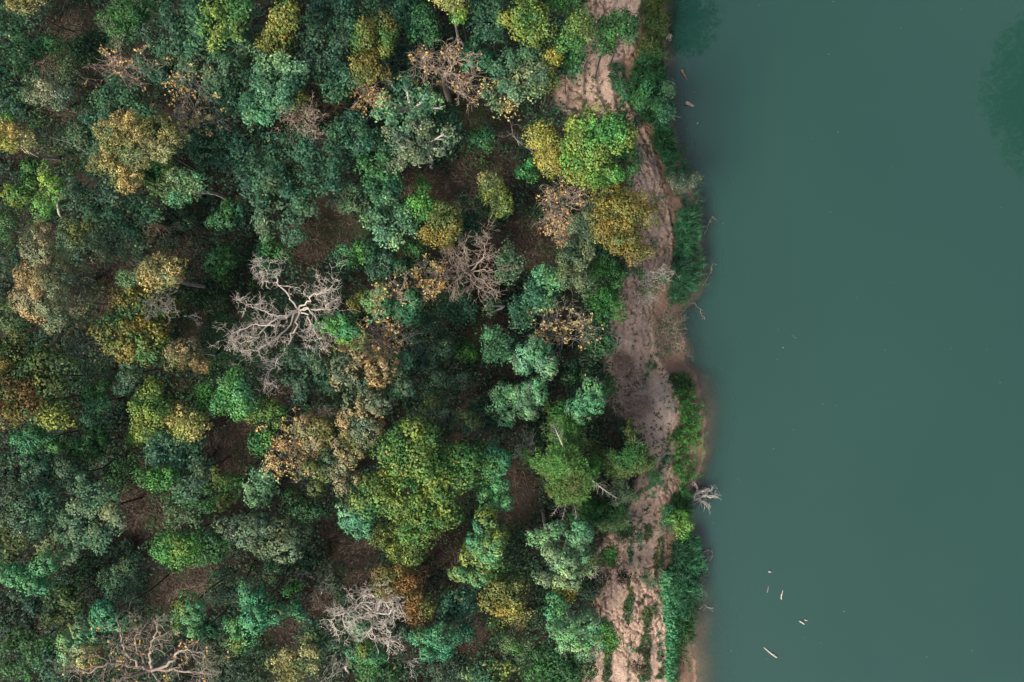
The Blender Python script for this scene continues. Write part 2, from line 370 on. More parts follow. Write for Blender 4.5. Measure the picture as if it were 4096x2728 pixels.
def foliage(rng, kind, Cc, Dc, area, colA, colB, mix, cover=1.0, lsize=1.0):
    L, W, cov, rc = KIND[kind][:4]; L *= lsize; W *= lsize
    n = int(cover * cov * area / (.5 * L * W)); per = max(5, n // len(Cc))
    k = np.repeat(np.arange(len(Cc)), per); n = len(k)
    u = nrm(rng.normal(size=(n, 3)) + Dc[k] * .7); rad = rng.uniform(.35, 1.0, (n, 1)) ** .6
    fl = np.array([1, 1, .75])
    crs = rc * rng.uniform(.75, 1.3, (len(Cc), 1))
    P = Cc[k] + u * rad * crs[k] * fl
    rn = {'round': .20, 'oak': .26}.get(kind, .34)
    N = nrm(u * .7 + Dc[k] * .8 + np.array([0, 0, .2]) + rng.normal(0, rn, (n, 3)))
    ax = None
    if kind == 'fine': ax = nrm(u + Dc[k] * .8 + rng.normal(0, .35, (n, 3))); N = nrm(N + rng.normal(0, .6, (n, 3)))
    V, F = leaf_geo(P, N, L * rng.uniform(.7, 1.35, n), W * rng.uniform(.7, 1.35, n), rng, ax)
    # tint: whole boughs turn, single leaves differ
    s = .55; ph = rng.uniform(0, 50)
    bough = fbm(Cc[:, 0] * s + ph, Cc[:, 1] * s + ph, int(rng.integers(1e6)), 3)
    thr = np.quantile(bough, 1 - min(.98, max(.02, mix)))
    f = np.clip((bough - thr) * 5 + .5, 0, 1) if mix > 0 else np.zeros(len(Cc))
    f = np.clip(f + rng.normal(0, .22, len(Cc)), 0, 1)
    fk = np.clip(f[k] + rng.normal(0, .16, n), 0, 1)[:, None]
    col = colA * (1 - fk) + colB * fk
    warm = (fbm(Cc[:, 0] * .9 + ph, Cc[:, 1] * .9, int(rng.integers(1e6)), 3) - .5)[k][:, None]
    col = col * np.clip(1 + warm * np.array([1.1, .4, -.2]), .4, 2)
    b = (rng.uniform(.62, 1.36, len(Cc))[k] * rng.uniform(.72, 1.32, n))[:, None]
    col = col * b
    old = rng.uniform(size=n) < .003; col[old] = PAL['straw'] * .8
    return V, F, np.repeat(np.clip(col, .005, .8), 4, 0)

GROUPS = {'tree': 'trees of the riverside forest', 'bush': 'bushes of the forest floor and bank'}
def leafy(px, py, rx, ry, h, kind, A, B, mix, label, bark='dark', base=None, cover=1.0, lsize=1.0, seed=None, flat=.72, z0=0.0, limbs=1.0):
    rng = np.random.default_rng(seed if seed is not None else int(px * 7919 + py * 104729))
    rm = m_px((rx + ry) / 2, h); rz = min(rm * flat, h * .55)
    zc = h - rz * .75 + z0
    c = at(px, py, zc); RX = m_px(rx, zc) * 1.07; RY = m_px(ry, zc) * 1.07
    if base is not None: b = at(base[0], base[1], z0)
    else: b = np.array([c[0] + rng.normal(0, .25), c[1] + rng.normal(0, .25), z0])
    b[2] = height(b[:1], b[1:2], False)[0] - .05
    t = empty(KIND[kind][4], b); tag(t, label, KIND[kind][5], GROUPS[KIND[kind][5]])
    Cc, Dc, lead = crown_clumps(rng, kind, RX, RY, rz)
    aa = np.arctan2(Cc[:, 1] / RY, Cc[:, 0] / RX); p1, p2, p3 = rng.uniform(0, 6.28, 3)
    g = 1 + .13 * np.sin(2 * aa + p1) + .10 * np.sin(3 * aa + p2) + .07 * np.sin(5 * aa + p3)
    Cc[:, 0] *= g; Cc[:, 1] *= g
    V, F, col = foliage(rng, kind, Cc, Dc, math.pi * RX * RY, PAL[A], PAL[B], mix, cover, lsize)
    new_mesh('crown', V + (c - b), F, 4, col, LEAF, t)
    hub = c - b + np.array([0, 0, -rz * .65]); r0 = (.05 + .034 * math.sqrt(RX * RY)) * (1.5 if bark in ('pale',) else 1.0)
    if kind == 'bush': r0 *= .5
    elif bark == 'dark': r0 *= .7
    midp = hub * .5 + np.array([rng.normal(0, .3), rng.normal(0, .3), 0])
    tl = [(spline([np.array([0, 0, -.1]), midp, hub], 7), np.linspace(r0, r0 * .6, 7), 7)]
    off = c - b; sc = r0 / .09
    for Lp, rr, k in lead: tl.append((Lp + off, rr * np.clip(sc * .8, .5, 2.2) * limbs, k))
    if kind == 'round' and bark == 'pale':           # leafless twig ends standing out of the crown
        for i in rng.choice(len(Cc), min(32, len(Cc)), replace=False):
            p = Cc[i] + off
            for q in range(3):
                d = nrm(Dc[i] + rng.normal(0, .7, 3)); tl.append((np.array([p, p + d * .2, p + d * .36 + rng.normal(0, .04, 3)]), np.array([.016, .012, .008]), 3))
    V, F = tubes_geo(tl); new_mesh('trunk', V, F, 4, None, BARK[bark], t, smooth=True)
    return t

# ------------------------------------------------------------------ branching (bare and sparse trees)
def grow(rng, p, d, L, r, depth, out, tips, wob=.28, up=.03, kids=4, shrink=.62, spread=.75):
    m = 5 if depth > 0 else 4
    pts = [p]; ds = [d]; q = p; dd = d
    for i in range(m - 1):
        dd = nrm(dd + rng.normal(0, wob, 3) + np.array([0, 0, up])); q = q + dd * L / (m - 1); pts.append(q); ds.append(dd)
    out.append((np.array(pts), np.linspace(r, r * .5, m), 5 if r > .05 else 3))
    if depth == 0: tips.append((q, dd)); return
    for k in range(kids):
        j = int(rng.integers(1, m)) if k else m - 1
        cd = nrm(ds[j] + rng.normal(0, spread, 3) * np.array([1, 1, .6]))
        grow(rng, pts[j], cd, L * shrink * rng.uniform(.7, 1.25), max(r * .6, .012), depth - 1, out, tips, wob, up, kids, shrink, spread)

def bare_tree(px_limbs, base, hub, label, bark, name='dead_tree', cat='tree', r0=.22, depth=2, kids=4, twig=1.5, inner=.2, gnarl=.05, rmin=.014, tbark=None, leaves=None, leafn=6, seed=1,
              wob=.3, group=None, fork=None, lsize=.2, lden=1.0, every=1):
    """px_limbs: list of [(px,py,z),...] after the hub; base/hub: (px,py,z)"""
    rng = np.random.default_rng(seed)
    b = at(*base); b[2] = height(b[:1], b[1:2], False)[0] - .05
    t = empty(name, b); tag(t, label, cat, group or 'bare and nearly leafless trees')
    hb = at(*hub)
    tr = spline([b, b * .45 + hb * .55 + rng.normal(0, .12, 3), hb], 8)
    V, F = tubes_geo([(tr - b, np.linspace(r0, r0 * .72, 8), 9)]); new_mesh('trunk', V, F, 4, None, BARK[tbark or bark], t, smooth=True)
    tips = []
    for li, pl in enumerate(px_limbs):
        P = [hb] + [at(*q) for q in pl]
        n = 4 * len(P); L = spline(P, n); L[1:] += rng.normal(0, gnarl, (n - 1, 3))
        length = np.sum(np.linalg.norm(np.diff(L, axis=0), axis=1))
        rl = r0 * .36 * min(1.25, .55 + length / 9)
        rad = np.linspace(rl, .022, n); lines = [(L - b, rad, 6)]
        br = []
        T = nrm(np.gradient(L, axis=0))
        for i in range(max(2, int(n * inner)), n, every):
            for rep in range(1 if i < n - 1 else 2):
                cd = nrm(T[i] + rng.normal(0, .9, 3) * np.array([1, 1, .55]) + np.array([0, 0, .12]))
                grow(rng, L[i], cd, twig * rng.uniform(.55, 1.2), max(rad[i] * .5, rmin), depth, br, tips, wob, .02, kids)
        for a, r_, k in br: lines.append((a - b, r_, k))
        V, F = tubes_geo(lines); new_mesh('branch', V, F, 4, None, BARK[bark], t, smooth=True)
    if leaves is not None:
        A, B, mix = leaves
        tp = np.array([q for q, _ in tips])
        keep = rng.uniform(size=len(tp)) < lden; tp = tp[keep]
        k = np.repeat(np.arange(len(tp)), leafn); n = len(k)
        P = tp[k] + rng.normal(0, .13, (n, 3)); N = nrm(rng.normal(0, .7, (n, 3)) + np.array([0, 0, 1.]))
        V, F = leaf_geo(P - b, N, lsize * rng.uniform(.7, 1.4, n), lsize * .62 * rng.uniform(.7, 1.3, n), rng)
        fk = np.clip((rng.uniform(size=len(tp)) < mix)[k] * .8 + rng.normal(0, .15, n) + .1, 0, 1)[:, None]
        col = (PAL[A] * (1 - fk) + PAL[B] * fk) * rng.uniform(.7, 1.3, (n, 1))
        new_mesh('foliage', V, F, 4, np.repeat(np.clip(col, .005, .8), 4, 0), LEAF, t)
    return t
def radial(px, py, r, h, n, seed, ry=None, base=None, **kw):
    """limbs fanning from a hub, for trees seen from straight above"""
    rng = np.random.default_rng(seed); ry = ry or r; L = []
    a0 = rng.uniform(0, 6.28)
    for i in range(n):
        a = a0 + (i + rng.uniform(-.3, .3)) * 2 * math.pi / n; q = rng.uniform(.6, .92)
        e = rng.normal(0, .12, 2)
        L.append([(px + math.cos(a) * q * r * .5 + e[0] * r, py + math.sin(a) * q * ry * .5 + e[1] * r, h * .80), (px + math.cos(a) * q * r, py + math.sin(a) * q * ry, h * rng.uniform(.86, 1.02))])
    if base is None: base = (px + (2048 - px) * .06, py + (1364 - py) * .06, 0)
    return bare_tree(L, base, (px, py, h * .6), seed=seed, **kw)

# ------------------------------------------------------------------ the trees
exec_rows = []
T = exec_rows.append
#  px   py   rx  ry  h   kind    colourA  colourB  mix  label
# -- top left
T((120, 20, 80, 45, 6, 'lacy', 'olive', 'straw', .7, 'small straw-tinted tree cut by the top edge, nearest the top left corner'))
T((520, 90, 120, 100, 6.5, 'fine', 'green', 'greyg', .4, 'feathery mid-green tree above the brown clearing at the top left'))
T((150, 190, 75, 60, 3.5, 'bush', 'tealb', 'green', .4, 'small blue-green bush below the straw tree in the top left corner'))
T((40, 70, 100, 90, 5, 'loose', 'dkgreen', 'teal', .4, 'dark green tree filling the top left corner', dict(cover=.8)))
T((45, 320, 110, 120, 6, 'loose', 'dkgreen', 'teal', .5, 'dark tree on the left edge above the white-branched grey tree', dict(cover=.9)))
T((300, 290, 65, 55, 5, 'lacy', 'olive', 'greyg', .5, 'thin olive sapling with a crooked grey stem left of the bare orange-leaved tree', dict(bark='grey', base=(395, 338))))
T((215, 380, 95, 70, 8, 'lacy', 'greyg', 'sage', .55, 'pale sage tree with white forked trunk near the upper left edge', dict(bark='pale', base=(272, 432), limbs=1.2, cover=1.5)))
T((60, 570, 75, 75, 9, 'fine', 'ygreen', 'straw', .7, 'yellow-tipped tree with long pale trunk leaning in from the left edge', dict(bark='pale', base=(232, 630), cover=1.1)))
T((170, 535, 60, 50, 7, 'lacy', 'greyg', 'olive', .5, 'grey-olive open crown above the pale trunk of the yellow-tipped tree', dict(bark='pale')))
T((25, 500, 45, 40, 5, 'bush', 'bright', 'ygreen', .3, 'small bright green crown on the left edge above the yellow-tipped tree'))
T((760, 110, 130, 110, 8, 'loose', 'teal', 'tealb', .5, 'loose blue-green tree right of the feathery green tree at the top'))
T((900, 90, 110, 100, 8.5, 'loose', 'green', 'ygreen', .3, 'yellowish green loose tree at the top left of the gold-crowned tree'))
T((680, 260, 110, 90, 7, 'loose', 'teal', 'greyg', .3, 'dark teal open tree just right of the bare orange-leaved tree'))
T((870, 250, 130, 110, 8, 'loose', 'tealb', 'greyg', .35, 'grey-teal tree above the yellowing sparse tree at upper left'))
T((960, 390, 110, 90, 7.5, 'loose', 'teal', 'tealb', .5, 'teal tree touching the right side of the yellowing sparse tree'))
T((480, 410, 105, 80, 7.5, 'loose', 'teal', 'tealb', .45, 'teal tree with grey branches just above the golden feathery crown'))
T((370, 555, 100, 90, 7, 'loose', 'tealb', 'greyg', .3, 'teal tree with bare pale poles left of the golden feathery crown', dict(limbs=1.4, bark='grey')))
T((580, 560, 150, 115, 11, 'fine', 'olive', 'straw', .62, 'large golden feathery tree crown, the biggest at upper left', dict(cover=1.1, lsize=.95)))
T((500, 665, 120, 85, 10, 'fine', 'straw', 'olive', .5, 'golden lower lobe tree attached left below the big golden feathery crown', dict(cover=1.1)))
T((660, 690, 95, 90, 8.5, 'fine', 'green', 'olive', .5, 'green feathery tree at the lower right of the golden feathery crown'))
T((880, 590, 125, 110, 7, 'loose', 'teal', 'tealb', .3, 'dark teal tree east of the big golden feathery tree'))
T((750, 760, 75, 85, 9, 'fine', 'mint', 'palegrey', .5, 'pale green tree with pale leaning trunk right below the golden feathery crown', dict(bark='pale', base=(910, 800))))
T((205, 795, 50, 105, 9, 'round', 'lime', 'bright', .4, 'narrow lime-green tree near the left edge, brightest green there', dict(bark='pale', base=(320, 850))))
T((80, 770, 85, 80, 5, 'bush', 'green', 'ygreen', .25, 'deep green bush at the left edge beside the lime-green tree'))
T((95, 680, 80, 55, 4, 'bush', 'green', 'dkgreen', .5, 'low green bush on the left edge below the pale leaning trunk'))
T((35, 915, 75, 60, 6, 'lacy', 'green', 'greyg', .4, 'thin green tree with grey trunk lying across the left edge', dict(bark='pale', base=(135, 905), cover=1.2)))
T((400, 790, 120, 90, 7, 'loose', 'tealb', 'greyg', .4, 'teal tree with pale tips right of the narrow lime-green tree'))
T((550, 860, 80, 70, 5.5, 'loose', 'teal', 'tealb', .5, 'small dark teal tree below the golden feathery crown'))
T((470, 960, 115, 85, 6, 'loose', 'greyg', 'teal', .5, 'dull grey-green tree above the two pale yellow crowns at left', dict(lsize=.75)))
T((320, 920, 75, 75, 6, 'lacy', 'olive', 'greyg', .5, 'olive-grey tree above the big tan crown', dict(cover=1.5)))
T((730, 920, 110, 80, 3, 'bush', 'deep', 'teal', .5, 'low dark thicket under the pale green tree with leaning trunk', dict(cover=.7)))
T((890, 1060, 85, 75, 3, 'bush', 'green', 'tealb', .4, 'soft green bush in the shade above the green clearing', dict(cover=.8)))
T((870, 1220, 45, 38, 1.8, 'bush', 'greyg', 'olive', .5, 'little pale bush in the green clearing left of the white dead tree', dict(cover=.7)))
T((940, 850, 90, 80, 4, 'bush', 'tealb', 'green', .4, 'broad-leaved green bush left of the wide teal crown near the centre', dict(lsize=1.2)))
# -- left
T((195, 1130, 125, 165, 10, 'lacy', 'tan', 'palegrey', .5, 'big tan tree with twisting grey branches near the left edge', dict(bark='grey', base=(372, 1118), cover=2.1, limbs=1.7, flat=.6)))
T((290, 1200, 85, 100, 8, 'lacy', 'tan', 'greyg', .4, 'half-bare tan tree on the lower right of the big tan crown', dict(bark='grey', cover=1.2, limbs=1.6)))
T((650, 1100, 85, 75, 10, 'fine', 'palegrey', 'straw', .45, 'pale yellow-green tree with a bare trunk pointing right to the clearing', dict(bark='pale', base=(818, 1145))))
T((515, 1125, 42, 45, 8, 'fine', 'palegrey', 'mint', .3, 'small pale grey-green crown left of the pale yellow-green tree', dict(bark='grey')))
T((590, 1220, 140, 80, 7, 'oak', 'dkgreen', 'ochre', .25, 'dark green upper part tree of the gold-flecked pair at left'))
T((550, 1350, 150, 95, 7.5, 'oak', 'green', 'ochre', .6, 'gold-flecked green tree left of the shady green clearing'))
T((60, 1260, 90, 90, 6, 'loose', 'dkgreen', 'olive', .3, 'dark green tree on the left edge under the big tan crown'))
T((70, 1420, 110, 90, 8, 'oak', 'dkgreen', 'ochre', .25, 'dark green tree just above the rust-flecked crown on the left edge'))
T((80, 1600, 110, 110, 9.5, 'oak', 'olive', 'rust', .4, 'rust-flecked olive tree on the left edge', dict(lsize=.9)))
T((190, 1500, 105, 105, 9, 'oak', 'dkgreen', 'olive', .35, 'dark green tree right of the rust-flecked crown on the left edge'))
T((220, 1655, 80, 55, 9, 'oak', 'ygreen', 'olive', .4, 'yellow-green tree lobe right below the rust-flecked crown'))
T((305, 1405, 40, 45, 7, 'lacy', 'palegrey', 'greyg', .4, 'small grey tree with white crooked twigs left of the gold-flecked tree', dict(bark='pale', cover=1.3)))
T((400, 1500, 70, 60, 6, 'lacy', 'tealb', 'palegrey', .5, 'thin pale green tree under the lower left of the gold-flecked tree', dict(bark='grey', cover=1.5)))
T((405, 1610, 70, 90, 7, 'fine', 'green', 'tealb', .5, 'dark green tiered tree left of the light yellow-green crowns'))
T((530, 1500, 65, 80, 7, 'lacy', 'greyg', 'tealb', .4, 'slim grey-green tree above the light yellow-green crowns', dict(cover=1.8)))
T((755, 1430, 115, 80, 7.5, 'lacy', 'olive', 'tan', .6, 'tan and olive thinly leaved tree below the gold-flecked tree', dict(bark='grey', cover=1.7)))
T((620, 1640, 85, 110, 9.5, 'oak', 'ygreen', 'green', .3, 'light yellow-green tree left of the rounder yellow one', dict(lsize=.8)))
T((755, 1690, 78, 70, 9, 'oak', 'ygreen', 'straw', .4, 'round yellow-green tree below left of the vivid green crown', dict(lsize=.8)))
T((945, 1590, 90, 95, 8.5, 'oak', 'bright', 'mint', .35, 'vivid green tree below the white dead tree', dict(lsize=.85)))
T((830, 1590, 45, 50, 7.5, 'oak', 'bright', 'green', .4, 'small green tree touching the left of the vivid green crown', dict(lsize=.85)))
T((160, 1765, 90, 52, 6.5, 'round', 'jade', 'green', .3, 'smooth jade-green round tree under the rust-flecked crown'))
T((300, 1790, 55, 50, 5, 'round', 'dkgreen', 'jade', .3, 'small dark round tree right of the smooth jade-green one'))
T((385, 1770, 60, 70, 5, 'round', 'dkgreen', 'green', .4, 'dark green round tree below the tiered tree'))
T((540, 1735, 30, 32, 3, 'round', 'bright', 'lime', .3, 'tiny bright green bush at the foot of the light yellow-green crown'))
T((295, 1890, 85, 90, 7, 'round', 'greyg', 'teal', .6, 'fine grey-teal tree left of the brown clearing in the lower left', dict(lsize=1.15)))
T((160, 1880, 70, 80, 6.5, 'round', 'tealb', 'greyg', .4, 'grey-green tree left of the fine grey-teal one', dict(lsize=1.15)))
T((50, 1890, 80, 110, 6, 'loose', 'deep', 'teal', .5, 'dark tree on the left edge beside the grey-green crowns'))
T((140, 2030, 115, 95, 8, 'oak', 'greyg', 'tealb', .4, 'broad grey-green tree on the left below the fine grey-teal tree', dict(lsize=.8)))
T((670, 1790, 80, 70, 7.5, 'loose', 'teal', 'tealb', .5, 'dark teal tree directly under the round yellow-green crown'))
T((770, 1880, 75, 105, 7.5, 'loose', 'tealb', 'greyg', .5, 'teal tree with pale diagonal bough above the brown clearing'))
T((645, 1910, 70, 50, 8, 'oak', 'bright', 'green', .4, 'bright green tree lobe beside the teal tree with pale bough', dict(lsize=.9)))
T((740, 2020, 90, 70, 5, 'loose', 'green', 'greyg', .5, 'dull green tree on the right rim of the brown lower left clearing'))
T((890, 1960, 80, 85, 5, 'loose', 'green', 'olive', .4, 'olive green low tree left of the pale teal tree', dict(cover=.8)))
T((390, 2060, 130, 120, 8.5, 'loose', 'tealb', 'palegrey', .35, 'pale-tipped teal loose tree at the lower left', dict(lsize=.9, cover=1.1)))
T((260, 2180, 110, 60, 7.5, 'loose', 'tealb', 'palegrey', .4, 'pale-tipped tree above the smooth mid-green crown at lower left', dict(lsize=.9)))
T((510, 2310, 110, 90, 6.5, 'lacy', 'greyg', 'tealb', .5, 'twiggy grey-green tree above the round teal crown at lower left', dict(bark='grey', cover=1.8, limbs=1.5)))
T((135, 2290, 122, 80, 8, 'round', 'mint', 'jade', .5, 'smooth mid-green tree near the lower left edge', dict(lsize=1.2)))
T((720, 2190, 105, 72, 8.5, 'oak', 'bright', 'ygreen', .25, 'bright green tree alone between the brown clearings at lower left', dict(lsize=.85)))
T((840, 2190, 60, 60, 6, 'loose', 'green', 'tealb', .4, 'dull green tree hugging the right side of the lone bright green tree'))
T((745, 2445, 78, 100, 8.5, 'round', 'mint', 'ygreen', .25, 'upright rounded green tree with golden hem at lower left', dict(lsize=1.15)))
T((830, 2500, 50, 45, 6, 'round', 'teal', 'jade', .3, 'small teal round tree right of the golden-hemmed green tree', dict(lsize=1.1)))
T((465, 2440, 74, 70, 8.5, 'round', 'jade', 'mint', .5, 'round teal tree just above the big pink bare tree', dict(lsize=1.1)))
T((350, 2565, 80, 105, 8, 'round', 'mint', 'straw', .35, 'gold-edged rounded tree left of the big pink bare tree', dict(lsize=1.1)))
T((70, 2440, 100, 95, 5.5, 'loose', 'deep', 'teal', .5, 'very dark tree below the smooth mid-green tree'))
T((260, 2420, 95, 90, 5, 'loose', 'dkgreen', 'olive', .3, 'dark green tree between smooth crown and round teal crown'))
T((110, 2600, 110, 80, 6, 'loose', 'dkgreen', 'green', .4, 'dark green tree near the bottom left corner'))
T((225, 2640, 80, 80, 6, 'loose', 'teal', 'tealb', .4, 'teal tree left of the gold-edged rounded tree at the bottom'))
T((40, 2170, 70, 80, 5, 'loose', 'dkgreen', 'olive', .3, 'dark low tree on the left edge above the smooth mid-green tree'))
T((925, 2350, 78, 75, 6.5, 'loose', 'greyg', 'tealb', .4, 'grey loose tree left of the two teal and gold crowns', dict(lsize=.85)))
T((890, 2620, 100, 95, 6, 'loose', 'greyg', 'deep', .5, 'dull grey-green tree right of the big pink bare tree', dict(lsize=.8)))
# -- lower centre left
T((1085, 2130, 145, 105, 9, 'round', 'greyg', 'palegrey', .5, 'broad olive-grey domed tree left of the pale mint crown', dict(lsize=1.15)))
T((1230, 2250, 50, 40, 4, 'bush', 'teal', 'deep', .3, 'small dark teal bush under the right side of the olive-grey dome'))
T((1085, 2285, 38, 36, 5, 'round', 'greyg', 'tealb', .3, 'tiny grey-green round crown under the olive-grey dome'))
T((1040, 2420, 100, 85, 8.5, 'round', 'jade', 'mint', .4, 'teal domed tree above the smaller gold-dusted one', dict(lsize=1.1)))
T((975, 2530, 72, 70, 8, 'round', 'jade', 'ygreen', .35, 'gold-dusted green tree below left of the teal dome', dict(lsize=1.1)))
T((1190, 2440, 38, 42, 5, 'bush', 'jade', 'mint', .4, 'small jade bush right of the teal dome'))
T((1170, 2345, 42, 28, 4, 'bush', 'bright', 'green', .4, 'little bright green bush above right of the teal dome'))
T((1190, 2640, 105, 85, 7, 'loose', 'olive', 'straw', .35, 'straw-tipped olive tree at the bottom left of the white dead crown', dict(lsize=.85)))
T((1270, 2550, 70, 60, 6, 'loose', 'tealb', 'greyg', .4, 'teal open tree left of the white dead crown', dict(lsize=.9)))
T((1320, 2510, 40, 65, 4, 'bush', 'green', 'ygreen', .4, 'yellowish green bush at the left foot of the white dead crown'))
T((1480, 2600, 78, 52, 7, 'round', 'jade', 'ygreen', .3, 'round green tree directly below the white dead crown', dict(lsize=1.1)))
T((1440, 2500, 45, 45, 5, 'round', 'jade', 'mint', .3, 'green crown seen through the white dead branches'))
T((1510, 2690, 90, 55, 5, 'loose', 'dkgreen', 'green', .4, 'dark green tree at the bottom edge below the white dead crown'))
T((1580, 2310, 85, 75, 7.5, 'oak', 'olive', 'rust', .5, 'rust-brown tree below the hanging yellow-green oak-like crown', dict(lsize=.8)))
T((1685, 2430, 70, 70, 7.5, 'oak', 'rust', 'olive', .25, 'orange-brown round tree right of the white dead crown', dict(lsize=.8)))
T((1700, 2300, 80, 65, 5.5, 'loose', 'deep', 'brown', .4, 'dark greenish brown tree right of the rust-brown tree'))
T((1830, 2420, 75, 85, 7, 'loose', 'teal', 'tealb', .4, 'dark teal tree above the small round mint tree at the bottom'))
T((1740, 2555, 85, 75, 8, 'round', 'mint', 'jade', .4, 'round mint-green tree at the bottom below the orange-brown tree', dict(lsize=1.05)))
T((1858, 2530, 42, 50, 5.5, 'round', 'jade', 'teal', .5, 'dark jade tree touching the right side of the round mint tree'))
T((1800, 2670, 95, 65, 5, 'loose', 'deep', 'greyg', .4, 'dull dark tree at the bottom edge under the round mint tree', dict(lsize=.8)))
T((1960, 2700, 70, 50, 6, 'loose', 'tealb', 'ygreen', .3, 'teal tree with yellow tips on the bottom edge left of the big dark crown'))
T((1640, 2540, 35, 35, 4, 'bush', 'tealb', 'greyg', .3, 'small grey-teal bush left of the round mint tree'))
# -- centre
T((1470, 1530, 150, 130, 11, 'round', 'greyg', 'tan', .42, 'big tan and grey cauliflower-like tree in the centre', dict(lsize=1.15)))
T((1480, 1680, 115, 80, 10, 'round', 'tan', 'greyg', .6, 'tan lower lobe tree under the big cauliflower-like crown', dict(lsize=1.15)))
T((1600, 1500, 90, 110, 10, 'round', 'greyg', 'tealb', .4, 'grey-green right half tree of the big cauliflower-like crown', dict(lsize=1.15)))
T((1265, 1720, 95, 80, 9, 'round', 'olive', 'tan', .35, 'olive domed tree left below the cauliflower-like crown', dict(lsize=1.15)))
T((1295, 1880, 80, 85, 8, 'round', 'olive', 'greyg', .5, 'dull olive tree below the olive dome', dict(lsize=1.15)))
T((1405, 1780, 65, 80, 9.5, 'round', 'tan', 'olive', .65, 'tan-olive tree wedged between olive dome and yellow-green giant', dict(lsize=1.15)))
T((1400, 1900, 60, 85, 9.5, 'round', 'tan', 'greyg', .5, 'tan column-shaped tree on the left of the yellow-green giant', dict(lsize=1.1)))
T((1075, 1650, 72, 62, 7, 'oak', 'green', 'ygreen', .4, 'green tree above the orange-speckled sparse tree in the centre', dict(lsize=.85)))
T((1055, 1755, 45, 55, 6, 'oak', 'green', 'bright', .4, 'small green tree left of the orange-speckled sparse tree', dict(lsize=.85)))
T((1050, 1935, 68, 78, 7.5, 'loose', 'tealb', 'mintp', .4, 'pale teal tree left of the dull olive tree', dict(lsize=1.0)))
T((1225, 2000, 95, 75, 4, 'bush', 'dkgreen', 'tealb', .5, 'low dark green bush under the dull olive tree', dict(cover=.7)))
T((1425, 2065, 68, 85, 9, 'round', 'mint', 'mintp', .5, 'pale mint tree left of the hanging yellow-green crown', dict(lsize=1.1, bark='grey')))
T((1650, 1790, 140, 120, 12, 'oak', 'green', 'ygreen', .45, 'yellow-green giant tree in the centre, its topmost part'))
T((1790, 1870, 140, 130, 11, 'oak', 'green', 'ygreen', .25, 'deep green tree forming the right side of the yellow-green giant'))
T((1570, 1960, 130, 120, 11, 'oak', 'green', 'ygreen', .6, 'yellow-tipped tree forming the lower left of the yellow-green giant'))
T((1720, 2040, 130, 110, 10.5, 'oak', 'green', 'ygreen', .4, 'green tree forming the lower right of the yellow-green giant'))
T((1600, 2130, 110, 100, 9.5, 'fine', 'olive', 'ygreen', .55, 'hanging yellow-green crown below the yellow-green giant', dict(lsize=1.25)))
T((1235, 1490, 100, 120, 7.5, 'loose', 'teal', 'greyg', .35, 'dark teal tree touching the lower right of the white dead tree', dict(lsize=.9)))
T((1720, 1420, 90, 70, 7, 'round', 'teal', 'greyg', .5, 'grey-teal tree above the dusky grey thicket right of centre', dict(lsize=1.1)))
T((1790, 1530, 100, 75, 7, 'lacy', 'greyg', 'teal', .5, 'dusky grey-leaved thicket tree with pale twigs near the centre', dict(bark='pale', cover=1.9)))
T((1790, 1660, 105, 90, 9, 'round', 'greyg', 'olive', .35, 'grey-green domed tree above right of the yellow-green giant', dict(lsize=1.15)))
T((1960, 1660, 95, 85, 6.5, 'loose', 'deep', 'teal', .5, 'dark teal tree below the left mint-green dome', dict(bark='grey')))
T((1840, 1400, 65, 60, 5, 'bush', 'dkgreen', 'bright', .3, 'dark green bush left of the uppermost mint-green dome'))
T((1985, 1840, 62, 75, 8, 'round', 'mint', 'jade', .5, 'mint tree right of the yellow-green giant, upper of a column', dict(lsize=1.05)))
T((1995, 1960, 60, 85, 8, 'round', 'jade', 'mint', .5, 'mint tree below the upper one right of the yellow-green giant', dict(lsize=1.05)))
T((1935, 2150, 95, 95, 9, 'round', 'mint', 'ygreen', .25, 'tall mint tree with yellow flush left of the twig-crowned mint tree', dict(lsize=1.1)))
T((1900, 2270, 85, 70, 8, 'round', 'mint', 'ygreen', .45, 'yellow-flushed mint tree below the tall mint tree', dict(lsize=1.1)))
T((2030, 2380, 110, 70, 7, 'oak', 'olive', 'gold', .3, 'gold-touched olive tree left of the small golden bush', dict(lsize=.9)))
T((1985, 2290, 60, 60, 6, 'oak', 'green', 'olive', .4, 'green tree between the yellow-flushed mint and twig-crowned mint trees', dict(lsize=.85)))
# -- lower right of forest
T((2195, 2140, 62, 55, 8, 'round', 'mint', 'mintp', .4, 'upper left dome of the twig-crowned mint trees', dict(bark='pale', lsize=1.1)))
T((2320, 2150, 60, 75, 8.5, 'round', 'mint', 'mintp', .4, 'mint dome nearest the sand at the twig-crowned mint trees', dict(bark='pale', lsize=1.1)))
T((2215, 2265, 90, 90, 9, 'round', 'palegrey', 'mintp', .5, 'pale twig-crowned mint tree with buff top', dict(bark='pale', lsize=1.1)))
T((2345, 2255, 42, 45, 7.5, 'round', 'mintp', 'ygreen', .35, 'small yellowish mint dome beside the buff-topped mint tree', dict(bark='pale', lsize=1.1)))
T((2285, 2500, 105, 100, 9, 'round', 'mint', 'mintp', .45, 'broad mint dome beside the sand at the lower right of the forest', dict(bark='pale', lsize=1.1)))
T((2225, 2420, 55, 50, 7, 'round', 'jade', 'mint', .4, 'jade crown joined to the upper left of the broad mint dome', dict(lsize=1.1)))
T((2430, 2545, 48, 58, 6, 'oak', 'bright', 'green', .5, 'vivid deep green small tree between broad mint dome and sand', dict(lsize=.8)))
T((2255, 2375, 42, 34, 6.5, 'oak', 'gold', 'ygreen', .3, 'small golden tree above the broad mint dome', dict(lsize=.8)))
T((2375, 2320, 62, 60, 4.5, 'bush', 'deep', 'teal', .4, 'dark green bush at the sand edge below the small yellowish mint dome'))
